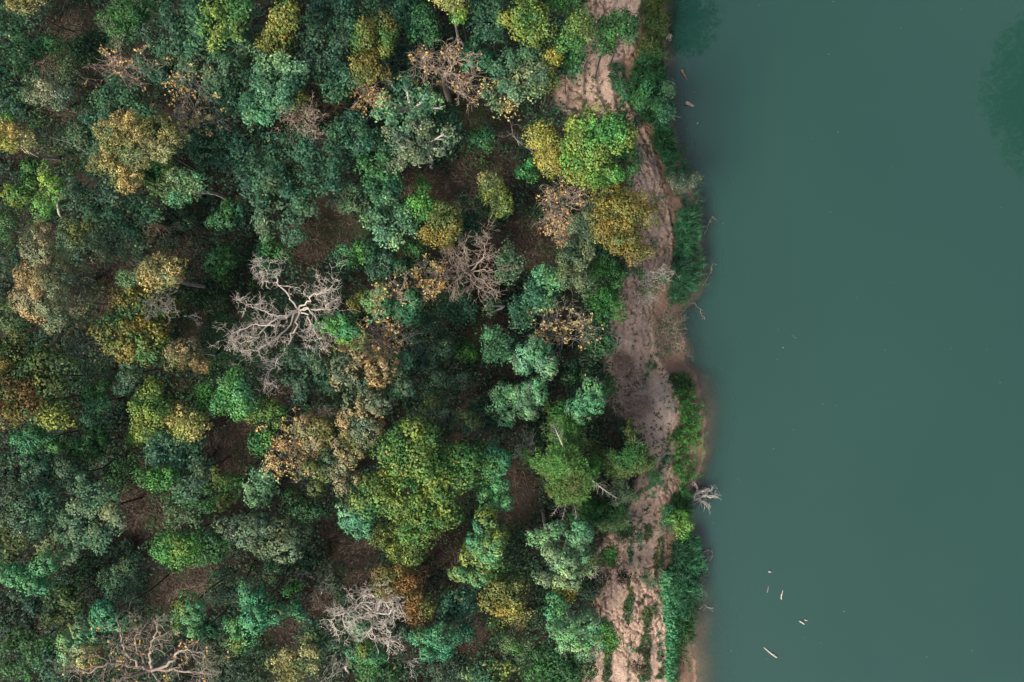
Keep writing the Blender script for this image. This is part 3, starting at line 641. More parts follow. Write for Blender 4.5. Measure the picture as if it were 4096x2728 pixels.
T((2410, 2205, 45, 55, 3.5, 'bush', 'green', 'bright', .4, 'soft green bush at the sand edge right of the mint domes'))
T((2230, 2660, 150, 85, 7, 'oak', 'dkgreen', 'green', .35, 'wide dark green tree on the bottom edge beside the sand', dict(lsize=.9)))
T((2070, 2570, 62, 70, 6, 'lacy', 'green', 'palegrey', .4, 'thin pale green tree left of the broad mint dome', dict(bark='grey', cover=1.7)))
T((2100, 2470, 55, 45, 5, 'lacy', 'olive', 'straw', .3, 'twiggy olive tree below the gold-touched olive tree', dict(bark='grey', cover=1.6)))
T((2000, 2490, 50, 50, 4, 'bush', 'dkgreen', 'olive', .4, 'dark bush between the dark teal and the thin pale green tree'))
# -- right of centre, mint domes
T((2145, 1445, 92, 78, 8, 'round', 'mint', 'mintp', .45, 'uppermost mint-green dome beside the sand', dict(bark='pale', lsize=1.05)))
T((2150, 1565, 70, 55, 7.5, 'round', 'mint', 'mintp', .4, 'mint dome just below the uppermost mint-green dome', dict(bark='pale', lsize=1.05)))
T((2060, 1625, 80, 75, 7.5, 'round', 'mint', 'mintp', .5, 'left mint dome of the three below the uppermost one', dict(bark='pale', lsize=1.05)))
T((2350, 1610, 88, 78, 7.5, 'round', 'mint', 'jade', .3, 'right mint dome nearest the eroded gully', dict(bark='pale', lsize=1.05)))
T((2005, 1575, 40, 35, 7, 'round', 'mint', 'mintp', .3, 'smallest mint dome at the far left of the row'))
T((2340, 1480, 95, 75, 5, 'bush', 'deep', 'dkgreen', .4, 'dark green thicket bush right of the uppermost mint-green dome'))
T((2420, 1530, 35, 60, 4, 'bush', 'green', 'dkgreen', .4, 'green bush on the gully rim above the right mint dome'))
T((2250, 1630, 40, 45, 5, 'bush', 'green', 'bright', .3, 'green bush squeezed between left and right mint domes'))
T((2400, 1350, 75, 75, 5.5, 'loose', 'dkgreen', 'teal', .5, 'dark green tree between the sparse orange tree and the cracked sand'))
# -- upper centre
T((1540, 1215, 75, 70, 8, 'round', 'mint', 'ygreen', .3, 'mint and yellow tree behind the sparse orange trees near the centre', dict(lsize=1.1)))
T((1630, 1245, 70, 65, 7.5, 'round', 'jade', 'mint', .4, 'jade tree right of the mint and yellow one near the centre', dict(lsize=1.1)))
T((1385, 1300, 72, 55, 7.5, 'round', 'jade', 'bright', .4, 'vivid jade tree right of the white dead tree', dict(lsize=1.1)))
T((1420, 1355, 50, 45, 7.5, 'round', 'lime', 'mint', .35, 'pale lime lobe tree under the vivid jade tree', dict(lsize=1.0)))
T((1340, 1380, 50, 60, 5, 'oak', 'dkgreen', 'ygreen', .3, 'dark green tree at the lower left of the pale lime lobe'))
T((1435, 1215, 38, 36, 5, 'bush', 'green', 'gold', .4, 'small golden-green bush above the vivid jade tree'))
T((1450, 1030, 80, 80, 4.5, 'bush', 'tealb', 'bright', .2, 'open green bush right of the dry brown clearing', dict(lsize=1.15)))
T((1560, 1080, 85, 70, 5, 'bush', 'tealb', 'greyg', .4, 'soft teal bush left of the yellow-leaved slim tree'))
T((1660, 1050, 60, 65, 4.5, 'bush', 'dkgreen', 'green', .4, 'dark green bush above the yellow-leaved slim tree', dict(cover=.8)))
T((1575, 885, 92, 100, 6, 'loose', 'tealb', 'mintp', .3, 'light teal open-leaved tree left of the brownish gold-flecked tree', dict(lsize=.95)))
T((1765, 900, 78, 100, 7.5, 'oak', 'olive', 'ochre', .4, 'brownish gold-flecked tree left above the pink bare tree', dict(lsize=.85)))
T((1700, 830, 60, 60, 6, 'oak', 'green', 'bright', .4, 'green crown joined to the upper left of the brownish gold-flecked tree', dict(lsize=.85)))
T((1860, 910, 50, 70, 5, 'loose', 'teal', 'deep', .4, 'dark teal tree right of the brownish gold-flecked tree'))
T((1540, 745, 75, 55, 5.5, 'loose', 'tealb', 'green', .3, 'green-teal tree above the light teal open-leaved tree', dict(lsize=.9)))
T((1690, 730, 36, 32, 2.5, 'bush', 'bright', 'green', .4, 'small round bright bush alone on dry grass near the centre'))
T((1130, 820, 140, 115, 8, 'loose', 'tealb', 'greyg', .35, 'wide teal crown above the dry brown clearing', dict(cover=1.1)))
T((1050, 700, 95, 85, 7.5, 'loose', 'teal', 'tealb', .5, 'teal tree joined to the upper left of the wide teal crown'))
T((1400, 790, 65, 60, 5, 'loose', 'tealb', 'greyg', .5, 'isolated grey-teal tree on dry grass right of the wide teal crown', dict(lsize=.95)))
T((1090, 1020, 85, 80, 4, 'bush', 'green', 'teal', .4, 'green bush above the long upper limb of the white dead tree', dict(cover=.8)))
T((1300, 680, 95, 80, 7, 'loose', 'teal', 'tealb', .4, 'dark teal tree upper right of the wide teal crown'))
T((1180, 590, 90, 80, 7, 'loose', 'teal', 'tealb', .4, 'dark teal tree left below the tan fine-twigged tree'))
T((1400, 540, 100, 85, 7, 'loose', 'teal', 'tealb', .45, 'teal tree right of the tan fine-twigged tree'))
T((1500, 620, 80, 85, 6, 'loose', 'green', 'tealb', .5, 'green tree left of the buff-tipped open tree'))
T((1680, 580, 125, 95, 8, 'loose', 'greyg', 'palegrey', .45, 'buff-tipped open tree above the isolated bright bush', dict(bark='pale', lsize=.9, limbs=1.2)))
T((1640, 430, 130, 90, 7.5, 'loose', 'tealb', 'mintp', .25, 'teal tree with long white branches below the forked bare tree', dict(bark='pale', limbs=1.4)))
T((1790, 500, 50, 70, 5, 'loose', 'teal', 'tealb', .4, 'drooping teal tree right of the white-branched teal tree'))
T((1120, 320, 115, 105, 9, 'loose', 'tealb', 'mintp', .35, 'mint-teal tree below the gold-crowned tree at the top', dict(lsize=.95, cover=1.2)))
T((1045, 440, 75, 60, 8, 'loose', 'tealb', 'mint', .4, 'mint-teal tree left of the tan fine-twigged tree', dict(lsize=.95)))
T((1165, 400, 55, 50, 8, 'oak', 'tealb', 'ygreen', .4, 'yellowish tree just above the tan fine-twigged tree', dict(lsize=.9)))
T((1145, 75, 68, 65, 9.5, 'oak', 'green', 'gold', .72, 'gold-crowned tree near the top edge left of centre', dict(lsize=.85)))
T((1110, 175, 62, 60, 8, 'oak', 'green', 'ochre', .45, 'olive-gold tree right below the gold-crowned tree', dict(lsize=.85)))
T((1040, 180, 60, 70, 6, 'loose', 'greyg', 'teal', .5, 'grey-teal tree left of the olive-gold tree'))
T((1320, 70, 110, 85, 7.5, 'loose', 'teal', 'tealb', .5, 'teal tree on the top edge right of the gold-crowned tree'))
T((1300, 190, 100, 85, 8, 'loose', 'teal', 'greyg', .35, 'teal tree between the gold-crowned and the brown-gold trees'))
T((1345, 310, 90, 85, 7.5, 'loose', 'teal', 'tealb', .4, 'dark teal tree left of the small orange-leaved sparse tree'))
T((1470, 60, 90, 75, 6.5, 'loose', 'deep', 'tealb', .4, 'dark tree on the top edge above the brown-gold tree'))
T((1510, 150, 95, 70, 8.5, 'oak', 'green', 'ochre', .35, 'brown-gold tree near the top edge, upper of two', dict(lsize=.9)))
T((1475, 275, 70, 65, 8.5, 'oak', 'olive', 'ochre', .55, 'brown-gold tree above the small orange-leaved sparse tree', dict(lsize=.9)))
T((1600, 270, 85, 85, 5.5, 'loose', 'deep', 'teal', .5, 'very dark teal tree left of the forked bare tree'))
T((1690, 120, 72, 75, 7, 'oak', 'tealb', 'green', .4, 'green tree with grey twigs above the forked bare tree', dict(lsize=.85, bark='grey')))
T((1610, 40, 55, 50, 6, 'loose', 'tealb', 'teal', .4, 'teal tree on the top edge left of the pale yellow crown'))
T((1805, 8, 70, 34, 9, 'oak', 'ygreen', 'straw', .5, 'pale yellow crown cut by the top edge', dict(lsize=.85, bark='pale')))
T((1842, 60, 26, 26, 7, 'oak', 'bright', 'ygreen', .3, 'tiny yellow-green crown hanging below the pale yellow crown', dict(lsize=.8)))
T((1895, 235, 62, 70, 6, 'round', 'jade', 'teal', .4, 'dense jade tree behind the right fork of the forked bare tree', dict(lsize=1.2)))
T((1960, 80, 75, 95, 7, 'loose', 'teal', 'tealb', .4, 'teal tree on the top edge left of the yellow-green pair'))
T((2085, 310, 110, 100, 8, 'loose', 'tealb', 'palegrey', .4, 'grey-teal spreading tree left of the ribbed sand slope', dict(lsize=.9, cover=1.1)))
T((2000, 380, 55, 65, 7, 'loose', 'tealb', 'straw', .3, 'straw-tipped teal tree left of the grey-teal spreading tree', dict(lsize=.85)))
T((1930, 560, 60, 52, 3, 'bush', 'green', 'tealb', .4, 'green bush in the brown glade left of the golden tree'))
T((2105, 95, 100, 85, 9, 'oak', 'green', 'ygreen', .7, 'yellow-green tree at the top, left of a pair beside the sand', dict(lsize=.9)))
T((2300, 140, 85, 80, 8.5, 'oak', 'green', 'ygreen', .42, 'yellow-sided green tree at the top, right of a pair', dict(lsize=.9)))
T((2440, 140, 68, 80, 8, 'oak', 'dkgreen', 'green', .4, 'dark green clumpy tree standing on the sand at the top', dict(lsize=.85)))
T((2500, 110, 52, 65, 8, 'oak', 'green', 'dkgreen', .5, 'dark green crown joined to the right of the clumpy tree on the sand', dict(lsize=.85)))
T((2260, 10, 85, 40, 7, 'oak', 'green', 'dkgreen', .4, 'green tree on the top edge between yellow-green tree and sand', dict(lsize=.9)))
T((2212, 232, 30, 30, 7, 'oak', 'ygreen', 'gold', .5, 'tiny golden crown below the yellow-green pair', dict(lsize=.85)))
T((2270, 250, 48, 40, 6, 'loose', 'green', 'tealb', .3, 'small green tree overhanging the ribbed sand slope'))
T((2180, 320, 52, 60, 7, 'oak', 'green', 'ochre', .35, 'green and ochre tree on the left rim of the ribbed sand slope', dict(lsize=.9)))
T((2375, 570, 152, 128, 11, 'oak', 'bright', 'ygreen', .55, 'bright green clumpy tree overhanging the bank, largest there', dict(lsize=.9)))
T((2350, 690, 128, 65, 10, 'oak', 'ygreen', 'bright', .4, 'yellow-green skirt tree below the bright clumpy bank tree', dict(lsize=.9)))
T((2185, 590, 84, 105, 10, 'oak', 'gold', 'ygreen', .25, 'golden tree left of the bright clumpy bank tree', dict(lsize=.75)))
T((2110, 670, 45, 70, 6, 'bush', 'dkgreen', 'bright', .3, 'green bush under the golden tree'))
T((2480, 480, 70, 60, 5.5, 'bush', 'teal', 'dkgreen', .3, 'dark teal bush between bright clumpy bank tree and light green bush', dict(z0=-1)))
T((2490, 640, 72, 95, 7.5, 'oak', 'green', 'tealb', .4, 'green tree on the right flank of the bright clumpy bank tree', dict(lsize=.85)))
T((2505, 880, 118, 124, 9, 'oak', 'olive', 'ochre', .7, 'golden brown tree overhanging the sand, biggest brown crown on the bank', dict(lsize=.8)))
T((2430, 790, 60, 60, 8, 'oak', 'olive', 'ochre', .4, 'olive-gold tree above left of the golden brown bank tree', dict(lsize=.85)))
T((2520, 1000, 85, 42, 7.5, 'oak', 'ochre', 'olive', .3, 'brown skirt tree under the golden brown bank tree', dict(lsize=.8)))
T((2345, 920, 66, 110, 7.5, 'fine', 'palegrey', 'greyg', .5, 'pale grey-green feathery tree left of the golden brown bank tree'))
T((2300, 1090, 70, 105, 7.5, 'lacy', 'greyg', 'palegrey', .4, 'grey-green twiggy tree below the pale feathery one', dict(bark='grey', cover=2.0)))
T((2430, 1090, 72, 75, 5.5, 'fine', 'dkgreen', 'green', .5, 'dark green feathery tree left of the white-branched bank shrub'))
T((2420, 1225, 78, 72, 5.5, 'fine', 'green', 'bright', .5, 'bright green feathery tree left of the cracked sand', dict(lsize=1.1)))
T((2170, 1150, 75, 95, 6, 'loose', 'tealb', 'mint', .4, 'mint-teal tree left of the grey-green twiggy tree', dict(lsize=.9)))
T((2085, 1255, 55, 60, 5.5, 'loose', 'tealb', 'teal', .4, 'teal tree left of the yellow-speckled sparse tree', dict(lsize=.9)))
T((2035, 1065, 62, 62, 6, 'loose', 'greyg', 'tealb', .4, 'grey-teal tree right of the pink bare tree', dict(lsize=.9)))
T((2000, 790, 62, 75, 6.5, 'fine', 'ygreen', 'greyg', .5, 'yellow-grey feathery tree above the tangled dry grass'))
T((1950, 740, 38, 45, 6, 'fine', 'ygreen', 'straw', .4, 'small yellow tree touching the yellow-grey feathery tree'))
T((1835, 1230, 68, 60, 4.5, 'loose', 'tealb', 'teal', .4, 'teal tree below the pink bare tree', dict(lsize=.9)))
T((1720, 1340, 85, 65, 5, 'loose', 'teal', 'greyg', .5, 'grey-teal low tree right of the sparse orange trees', dict(lsize=.85)))
T((1990, 1390, 60, 65, 5.5, 'loose', 'tealb', 'mint', .4, 'teal tree touching the left of the uppermost mint-green dome', dict(lsize=.9)))
T((1960, 1225, 30, 40, 4, 'lacy', 'tealb', 'palegrey', .4, 'little green sapling with white twigs below the grey-teal tree', dict(bark='pale', cover=1.4)))
# -- on the bank
T((2590, 420, 62, 62, 3.2, 'bush', 'mint', 'bright', .4, 'light green bush at the water, beside the half-sunk logs', dict(z0=-2.6)))
T((2660, 380, 34, 38, 2.8, 'bush', 'mintp', 'mint', .4, 'small pale green bush hanging over the water above the light green bush', dict(z0=-2.8, bark='grey')))
T((2665, 455, 42, 36, 2.8, 'bush', 'mint', 'mintp', .3, 'pale mint bush over the water at the root-like log', dict(z0=-2.9)))
T((2722, 735, 66, 56, 3.0, 'bush', 'palegrey', 'sage', .4, 'grey-white bush at the waterline above the tall reeds', dict(z0=-2.8, lsize=.75, bark='pale')))
T((2595, 1110, 78, 62, 3.0, 'bush', 'greyg', 'green', .5, 'grey-green shrub on the sand under white branches', dict(z0=-1.5, lsize=.7, cover=.7, bark='pale')))
T((2722, 2098, 52, 58, 2.6, 'bush', 'bright', 'lime', .35, 'bright green rounded bush at the waterline above the lower reeds', dict(z0=-2.6)))
T((2497, 2312, 34, 30, 1.2, 'bush', 'deep', 'brown', .3, 'dark small bush on the sand, left of the pale one', dict(z0=-.9, lsize=.7)))
T((2590, 2312, 34, 32, 1.2, 'bush', 'tealb', 'palegrey', .4, 'pale teal small bush on the sand, right of the dark one', dict(z0=-1.5, lsize=.7)))
T((2550, 2660, 30, 26, 1.0, 'bush', 'brown', 'deep', .4, 'brown dry bush on the sand near the bottom edge', dict(z0=-1.2, lsize=.6)))
T((2618, 1895, 32, 40, 1.4, 'bush', 'jade', 'green', .4, 'jade bush in the sandy gully above the lower sand strip', dict(z0=-1.4, lsize=.7)))
T((2500, 2140, 40, 60, 1.8, 'bush', 'dkgreen', 'greyg', .4, 'dull dark bush at the left edge of the lower sand strip', dict(z0=-.6, lsize=.7)))
T((2660, 2050, 22, 45, 1.0, 'bush', 'jade', 'mint', .3, 'jade creeping bush at the right edge of the lower sand strip', dict(z0=-1.8, lsize=.7)))
for r in exec_rows:
    leafy(*r[:10], **(r[10] if len(r) > 10 else {}))

# ------------------------------------------------------------------ bare and sparse trees
Z5 = 5.0
bare_tree([[(1150, 1180, 6), (1110, 1120, 7), (1080, 1090, 7.6), (1040, 1065, 8)],
           [(1250, 1190, 6.2), (1290, 1160, 7), (1335, 1150, 7.4)],
           [(1290, 1235, 6.5), (1320, 1215, 7)],
           [(1140, 1262, 6), (1060, 1245, 6.8), (985, 1215, 7.2)],
           [(1110, 1290, 6), (1020, 1300, 6.8), (935, 1330, 7)],
           [(1240, 1280, 6), (1268, 1340, 6.8), (1285, 1400, 7)],
           [(1180, 1320, 6), (1140, 1400, 6.4), (1090, 1470, 6.8), (1070, 1510, 7)],
           [(1130, 1330, 6), (1050, 1390, 6.6), (960, 1400, 7)],
           [(1060, 1310, 6), (1010, 1360, 6.5), (930, 1370, 6.8)],
           [(1240, 1240, 6), (1270, 1290, 6.4), (1310, 1320, 6.6)]],
          (1160, 1420, 0), (1195, 1238, 5), 'large white dead tree with spreading leafless branches in the centre left', 'white', tbark='dark', r0=.165, depth=2, kids=4, twig=1.05, seed=11, wob=.45, inner=.35, gnarl=.08, rmin=.015)
bare_tree([[(548, 2650, 8.4), (497, 2605, 9), (487, 2550, 9.4), (468, 2490, 9.6)], [(500, 2655, 8.4), (420, 2658, 9), (350, 2690, 9.3), (300, 2672, 9.4)],
           [(602, 2630, 8.5), (606, 2580, 9), (622, 2520, 9.3), (632, 2480, 9.5)], [(680, 2655, 8.2), (720, 2605, 8.6), (770, 2605, 9), (820, 2618, 9)],
           [(710, 2680, 8.3), (780, 2692, 8.8), (845, 2692, 9)], [(520, 2705, 8.4), (460, 2745, 9), (430, 2800, 9.2)], [(640, 2735, 8.4), (660, 2790, 9)],
           [(560, 2620, 8.4), (540, 2560, 9), (560, 2530, 9.2)], [(585, 2745, 8.2), (560, 2800, 8.6)]],
          (738, 2580, 0), (605, 2685, 7.2), 'big pinkish bare tree with a thick grey trunk at the bottom left edge', 'tan', r0=.27, tbark='grey', depth=2, kids=3, twig=1.05, seed=21, wob=.38, gnarl=.06, rmin=.022, inner=.3,
          leaves=('orange', 'gold', .3), leafn=4, lden=.05)
bare_tree([[(1450, 2415, 7), (1400, 2450, 7.4), (1350, 2455, 7.6), (1325, 2490, 7.6)], [(1520, 2400, 7), (1480, 2375, 7.4), (1425, 2395, 7.5)],
           [(1555, 2450, 7), (1588, 2435, 7.4), (1598, 2418, 7.5)], [(1490, 2510, 7), (1460, 2550, 7.2)], [(1540, 2500, 7), (1558, 2550, 7), (1552, 2590, 7)],
           [(1440, 2470, 7), (1400, 2500, 7.2)], [(1530, 2370, 7.2), (1500, 2360, 7.5)]],
          (1555, 2400, 0), (1505, 2455, 5.8), 'white dead crown of dense fine twigs at the bottom centre', 'white', r0=.2, depth=2, kids=4, twig=1.0, seed=31, wob=.4, rmin=.028, gnarl=.08)
bare_tree([[(1930, 1030, 5.8), (1938, 985, 6.4), (1922, 955, 6.8)], [(1850, 1050, 5.6), (1815, 1000, 6.2)], [(1835, 1082, 5.6), (1785, 1085, 6)], [(1850, 1112, 5.6), (1815, 1130, 6)],
           [(1920, 1120, 5.4), (1965, 1150, 5.8)], [(1935, 1082, 5.4), (1985, 1082, 5.8)], [(1868, 1040, 5.6), (1858, 990, 6.2)], [(1815, 1060, 5.6), (1795, 1030, 6)], [(1895, 1130, 5.2), (1925, 1155, 5.6)]],
          (1896, 1112, 0), (1880, 1085, 4.4), 'pink bare tree with fine fanning twigs and one bent limb, right of centre', 'tan', name='bare_tree', r0=.2, depth=2, kids=4, twig=.85, seed=41, wob=.2, rmin=.016, inner=.3)
bare_tree([[(1735, 282, 6.2), (1705, 255, 7), (1695, 220, 7.6)], [(1740, 280, 6), (1700, 275, 6.8), (1670, 270, 7)], [(1805, 275, 6.4), (1798, 245, 7), (1790, 195, 7.6)],
           [(1808, 262, 6.4), (1850, 235, 7.2)], [(1820, 300, 5.6), (1855, 330, 6.4), (1890, 310, 6.8)], [(1800, 330, 5.2), (1830, 365, 6), (1850, 380, 6.2)]],
          (1797, 398, 0), (1772, 300, 5.2), 'forked bare tree with orange leaf tips near the top centre', 'tan', name='sparse_tree', r0=.22, depth=2, kids=3, twig=1.0, seed=51, wob=.25,
          leaves=('orange', 'straw', .3), leafn=3, lden=.12, lsize=.19, rmin=.016)
SP = dict(name='sparse_tree', depth=2, kids=3, wob=.22, r0=.09)
_radial = radial
def radial(*a, **k):
    k['lden'] = k.get('lden', 1) * .2; k['lsize'] = k.get('lsize', .2) * .85; k['leafn'] = k.get('leafn', 6) + 1; k['rmin'] = .013; k['inner'] = .3; k['every'] = 2; k['kids'] = 3; k['twig'] = k.get('twig', .9) * 1.1; return _radial(*a, **k)
radial(500, 275, 105, 7, 8, 61, ry=75, label='bare tree with scattered orange leaves near the top left', bark='tan', twig=.9, leaves=('orange', 'straw', .3), leafn=4, lden=.5, **SP)
radial(775, 435, 90, 8, 8, 62, ry=95, label='yellowing sparse tree right above the golden feathery crown', bark='grey', twig=.95, leaves=('straw', 'orange', .35), leafn=7, lden=.8, **SP)
radial(1470, 370, 62, 7, 6, 63, label='small sparse orange-leaved tree under the brown-gold trees', bark='tan', twig=.75, leaves=('orange', 'ochre', .4), leafn=6, lden=.8, **SP)
radial(1210, 465, 66, 8, 10, 64, ry=75, label='tan fine-twigged tree, nearly bare, among the upper teal trees', bark='tan', twig=.75, leaves=('tan', 'olive', .4), leafn=3, lden=.6, lsize=.14, name='sparse_tree', depth=2, kids=4, r0=.12)
radial(1272, 568, 46, 5, 8, 65, label='small bare tan sapling below the fine-twigged tan tree', bark='tan', twig=.6, name='bare_tree', depth=2, kids=3, r0=.09)
radial(1262, 380, 52, 6, 7, 66, label='dark reddish sparse tree above the tan fine-twigged tree', bark='dark', twig=.7, leaves=('brown', 'olive', .4), leafn=6, lden=.8, lsize=.17, **SP)
radial(2258, 820, 88, 7.5, 8, 67, ry=75, base=(2240, 925, 0), label='sparse orange-tipped tree below the bright clumpy bank tree', bark='tan', twig=.9, leaves=('orange', 'tan', .4), leafn=4, lden=.75, **SP)
radial(2235, 925, 42, 6, 5, 68, ry=50, label='small sparse orange-leaved sapling below the orange-tipped tree', bark='tan', twig=.6, leaves=('orange', 'straw', .3), leafn=4, lden=.7, name='sparse_tree', depth=2, kids=3, r0=.09)
radial(2250, 1315, 98, 7, 9, 69, ry=90, label='yellow-speckled sparse tree above the uppermost mint-green dome', bark='grey', twig=.9, leaves=('straw', 'orange', .3), leafn=5, lden=.8, **SP)
radial(1535, 1370, 105, 9, 8, 70, ry=75, label='sparse orange tree spread over the jade crowns in the centre', bark='tan', twig=.9, leaves=('orange', 'straw', .3), leafn=5, lden=.7, **SP)
radial(1565, 1180, 65, 9, 6, 71, ry=55, label='small sparse orange tree above the mint and yellow tree', bark='tan', twig=.75, leaves=('orange', 'straw', .4), leafn=5, lden=.7, **SP)
radial(1715, 1130, 52, 7, 6, 72, ry=75, label='yellow-leaved slim tree left of the pink bare tree', bark='grey', twig=.75, leaves=('straw', 'orange', .4), leafn=8, lden=.9, **SP)
radial(1170, 1785, 85, 8.5, 8, 73, ry=95, label='orange-speckled sparse tree left of the olive dome', bark='grey', twig=.9, leaves=('straw', 'orange', .5), leafn=8, lden=.9, **SP)
radial(1310, 1650, 35, 8, 5, 74, label='leafless twig cluster between dark teal tree and cauliflower-like crown', bark='tan', twig=.5, name='bare_tree', depth=1, kids=3, r0=.07)
# smaller dead wood standing or lying in the forest
bare_tree([[(2125, 1775, 4.4), (2135, 1750, 4.6)], [(2085, 1790, 4.4), (2078, 1808, 4.5)], [(2100, 1800, 4.3), (2092, 1815, 4.3)]], (2140, 1770, 0), (2110, 1780, 4), 'small grey dead tree left of the bamboo', 'pale', r0=.08, depth=1, kids=4, twig=.6, seed=81)
bare_tree([[(1285, 2335, 3), (1300, 2320, 3.4)], [(1270, 2370, 3), (1265, 2390, 3)], [(1295, 2355, 3), (1320, 2345, 3.2)]], (1285, 2375, 0), (1280, 2355, 2), 'little grey bare sapling right of the bright green bush', 'grey', name='bare_tree', r0=.06, depth=1, kids=4, twig=.6, seed=82)
bare_tree([[(1195, 2310, 3.6), (1170, 2300, 4)], [(1210, 2300, 3.6), (1225, 2290, 4)], [(1200, 2325, 3.6), (1180, 2330, 3.8)]], (1215, 2320, 0), (1205, 2315, 3), 'little grey bare sapling below the olive-grey dome', 'grey', name='bare_tree', r0=.06, depth=1, kids=4, twig=.6, seed=83)
bare_tree([[(1385, 2660, 3), (1350, 2690, 3.4), (1310, 2715, 3.6)], [(1400, 2625, 3.2), (1405, 2600, 3.4)], [(1360, 2650, 3), (1335, 2650, 3.3)]], (1395, 2690, 0), (1385, 2665, 2.6), 'dead grey tree with crooked bough at the bottom edge left of the green round tree', 'pale', r0=.12, depth=1, kids=4, twig=.8, seed=84)
bare_tree([[(1665, 2635, 2.6), (1690, 2630, 2.8)], [(1640, 2660, 2.4), (1645, 2685, 2.4)], [(1630, 2645, 2.6)]], (1690, 2628, 0), (1650, 2645, 2.2), 'crooked dead branch stem left below the round mint tree', 'pale', r0=.09, depth=1, kids=2, twig=.5, seed=85)
bare_tree([[(775, 1262, 1.4), (798, 1268, 1.6)], [(780, 1285, 1.3), (795, 1296, 1.3)]], (740, 1262, 0), (757, 1264, 1.0), 'thin dead branch lying at the rim of the green clearing', 'pale', name='fallen_branch', cat='branch', r0=.05, depth=1, kids=2, twig=.3, seed=86, group='fallen branches')
bare_tree([[(680, 1245, 8), (665, 1210, 8)], [(640, 1235, 8), (605, 1220, 8)], [(660, 1220, 8), (640, 1195, 8)]], (690, 1260, 0), (665, 1250, 7.2), 'grey leafless fan of twigs below the pale yellow-green tree', 'grey', r0=.08, depth=2, kids=3, twig=.7, seed=87)
bare_tree([[(1855, 855, 3), (1840, 820, 3.4)], [(1880, 860, 3), (1905, 845, 3.2)], [(1870, 880, 3), (1890, 890, 3)]], (1885, 880, 0), (1870, 870, 2.2), 'grey leafless bush right of the brownish gold-flecked tree', 'grey', name='bare_tree', r0=.06, depth=2, kids=3, twig=.6, seed=88)
bare_tree([[(2180, 1245 - 600, .4), (2070, 560, .8), (2040, 480, 1.2)], [(2050, 540, .8), (2005, 545, 1)]], (2078, 580, 0), (2072, 560, .5), 'thin pale dead sapling leaning left of the golden tree', 'pale', name='bare_tree', r0=.05, depth=1, kids=2, twig=.5, seed=89)
bare_tree([[(2560, 1090, 1.4), (2620, 1110, 1.6), (2660, 1085, 1.8)], [(2555, 1110, 1.2), (2590, 1140, 1.4), (2600, 1170, 1.5)], [(2540, 1080, 1.2), (2600, 1085, 1.6), (2640, 1095, 1.7)], [(2570, 1120, 1.3), (2640, 1130, 1.5)], [(2580, 1150, 1.2), (2560, 1180, 1.3)]],
          (2508, 1090, -.3), (2530, 1100, .8), 'white bare branches arching over the grey-green shrub on the bank', 'pale', r0=.11, depth=2, kids=3, twig=.8, seed=90, name='bare_shrub', cat='shrub')
bare_tree([[(2590, 1570, -.5), (2625, 1565, -.4), (2650, 1550, -.3)], [(2560, 1560, -.3), (2530, 1590, -.4)], [(2610, 1575, -.5), (2640, 1590, -.6)], [(2540, 1550, -.2), (2520, 1530, -.2)]], (2510, 1590, -.6), (2560, 1572, -.2), 'grey fallen bough with brushwood across the eroded gully', 'pale', name='fallen_branch', cat='branch', r0=.09, depth=2, kids=3, twig=.9, seed=91, group='fallen branches')
bare_tree([[(2470, 1570, .6), (2450, 1610, .6)], [(2500, 1600, .4), (2480, 1650, .4)], [(2530, 1620, 0), (2560, 1640, 0)], [(2470, 1540, .8), (2460, 1510, 1)]], (2490, 1600, 0), (2488, 1585, .4), 'brown brushwood heap at the left of the eroded gully', 'tan', name='brushwood', cat='branch', r0=.05, depth=2, kids=4, twig=.9, seed=92, group='fallen branches')
bare_tree([[(2660, 1818, -1.3), (2690, 1812, -1.4)], [(2650, 1825, -1.3), (2640, 1838, -1.4)]], (2625, 1825, -1.5), (2640, 1822, -1.3), 'pale broken branch on the sand below the grass mat', 'pale', name='fallen_branch', cat='branch', r0=.06, depth=1, kids=2, twig=.4, seed=93, group='fallen branches')
bare_tree([[(2640, 1330, -1.0), (2680, 1320, -.6), (2705, 1290, -.4)], [(2650, 1290, -1.0), (2670, 1270, -.8)], [(2630, 1360, -1.2), (2615, 1390, -1.3)], [(2700, 1340, -1), (2712, 1390, -1.2)], [(2665, 1350, -.8), (2690, 1370, -.8)]], (2650, 1330, -2.2), (2655, 1325, -1.4), 'tangled bare shrub with long sticks at the waterline below the reeds', 'tan', name='bare_shrub', cat='shrub', r0=.07, depth=2, kids=3, twig=.9, seed=94, leaves=('dkgreen', 'green', .5), leafn=3, lden=.25, lsize=.16)
bare_tree([[(2450, 1370, .3), (2490, 1355, .2), (2510, 1360, .1)]], (2440, 1400, 0), (2445, 1385, .2), 'single pale curved branch lying on the sand edge', 'pale', name='fallen_branch', cat='branch', r0=.06, depth=1, kids=1, twig=.4, seed=95, group='fallen branches')

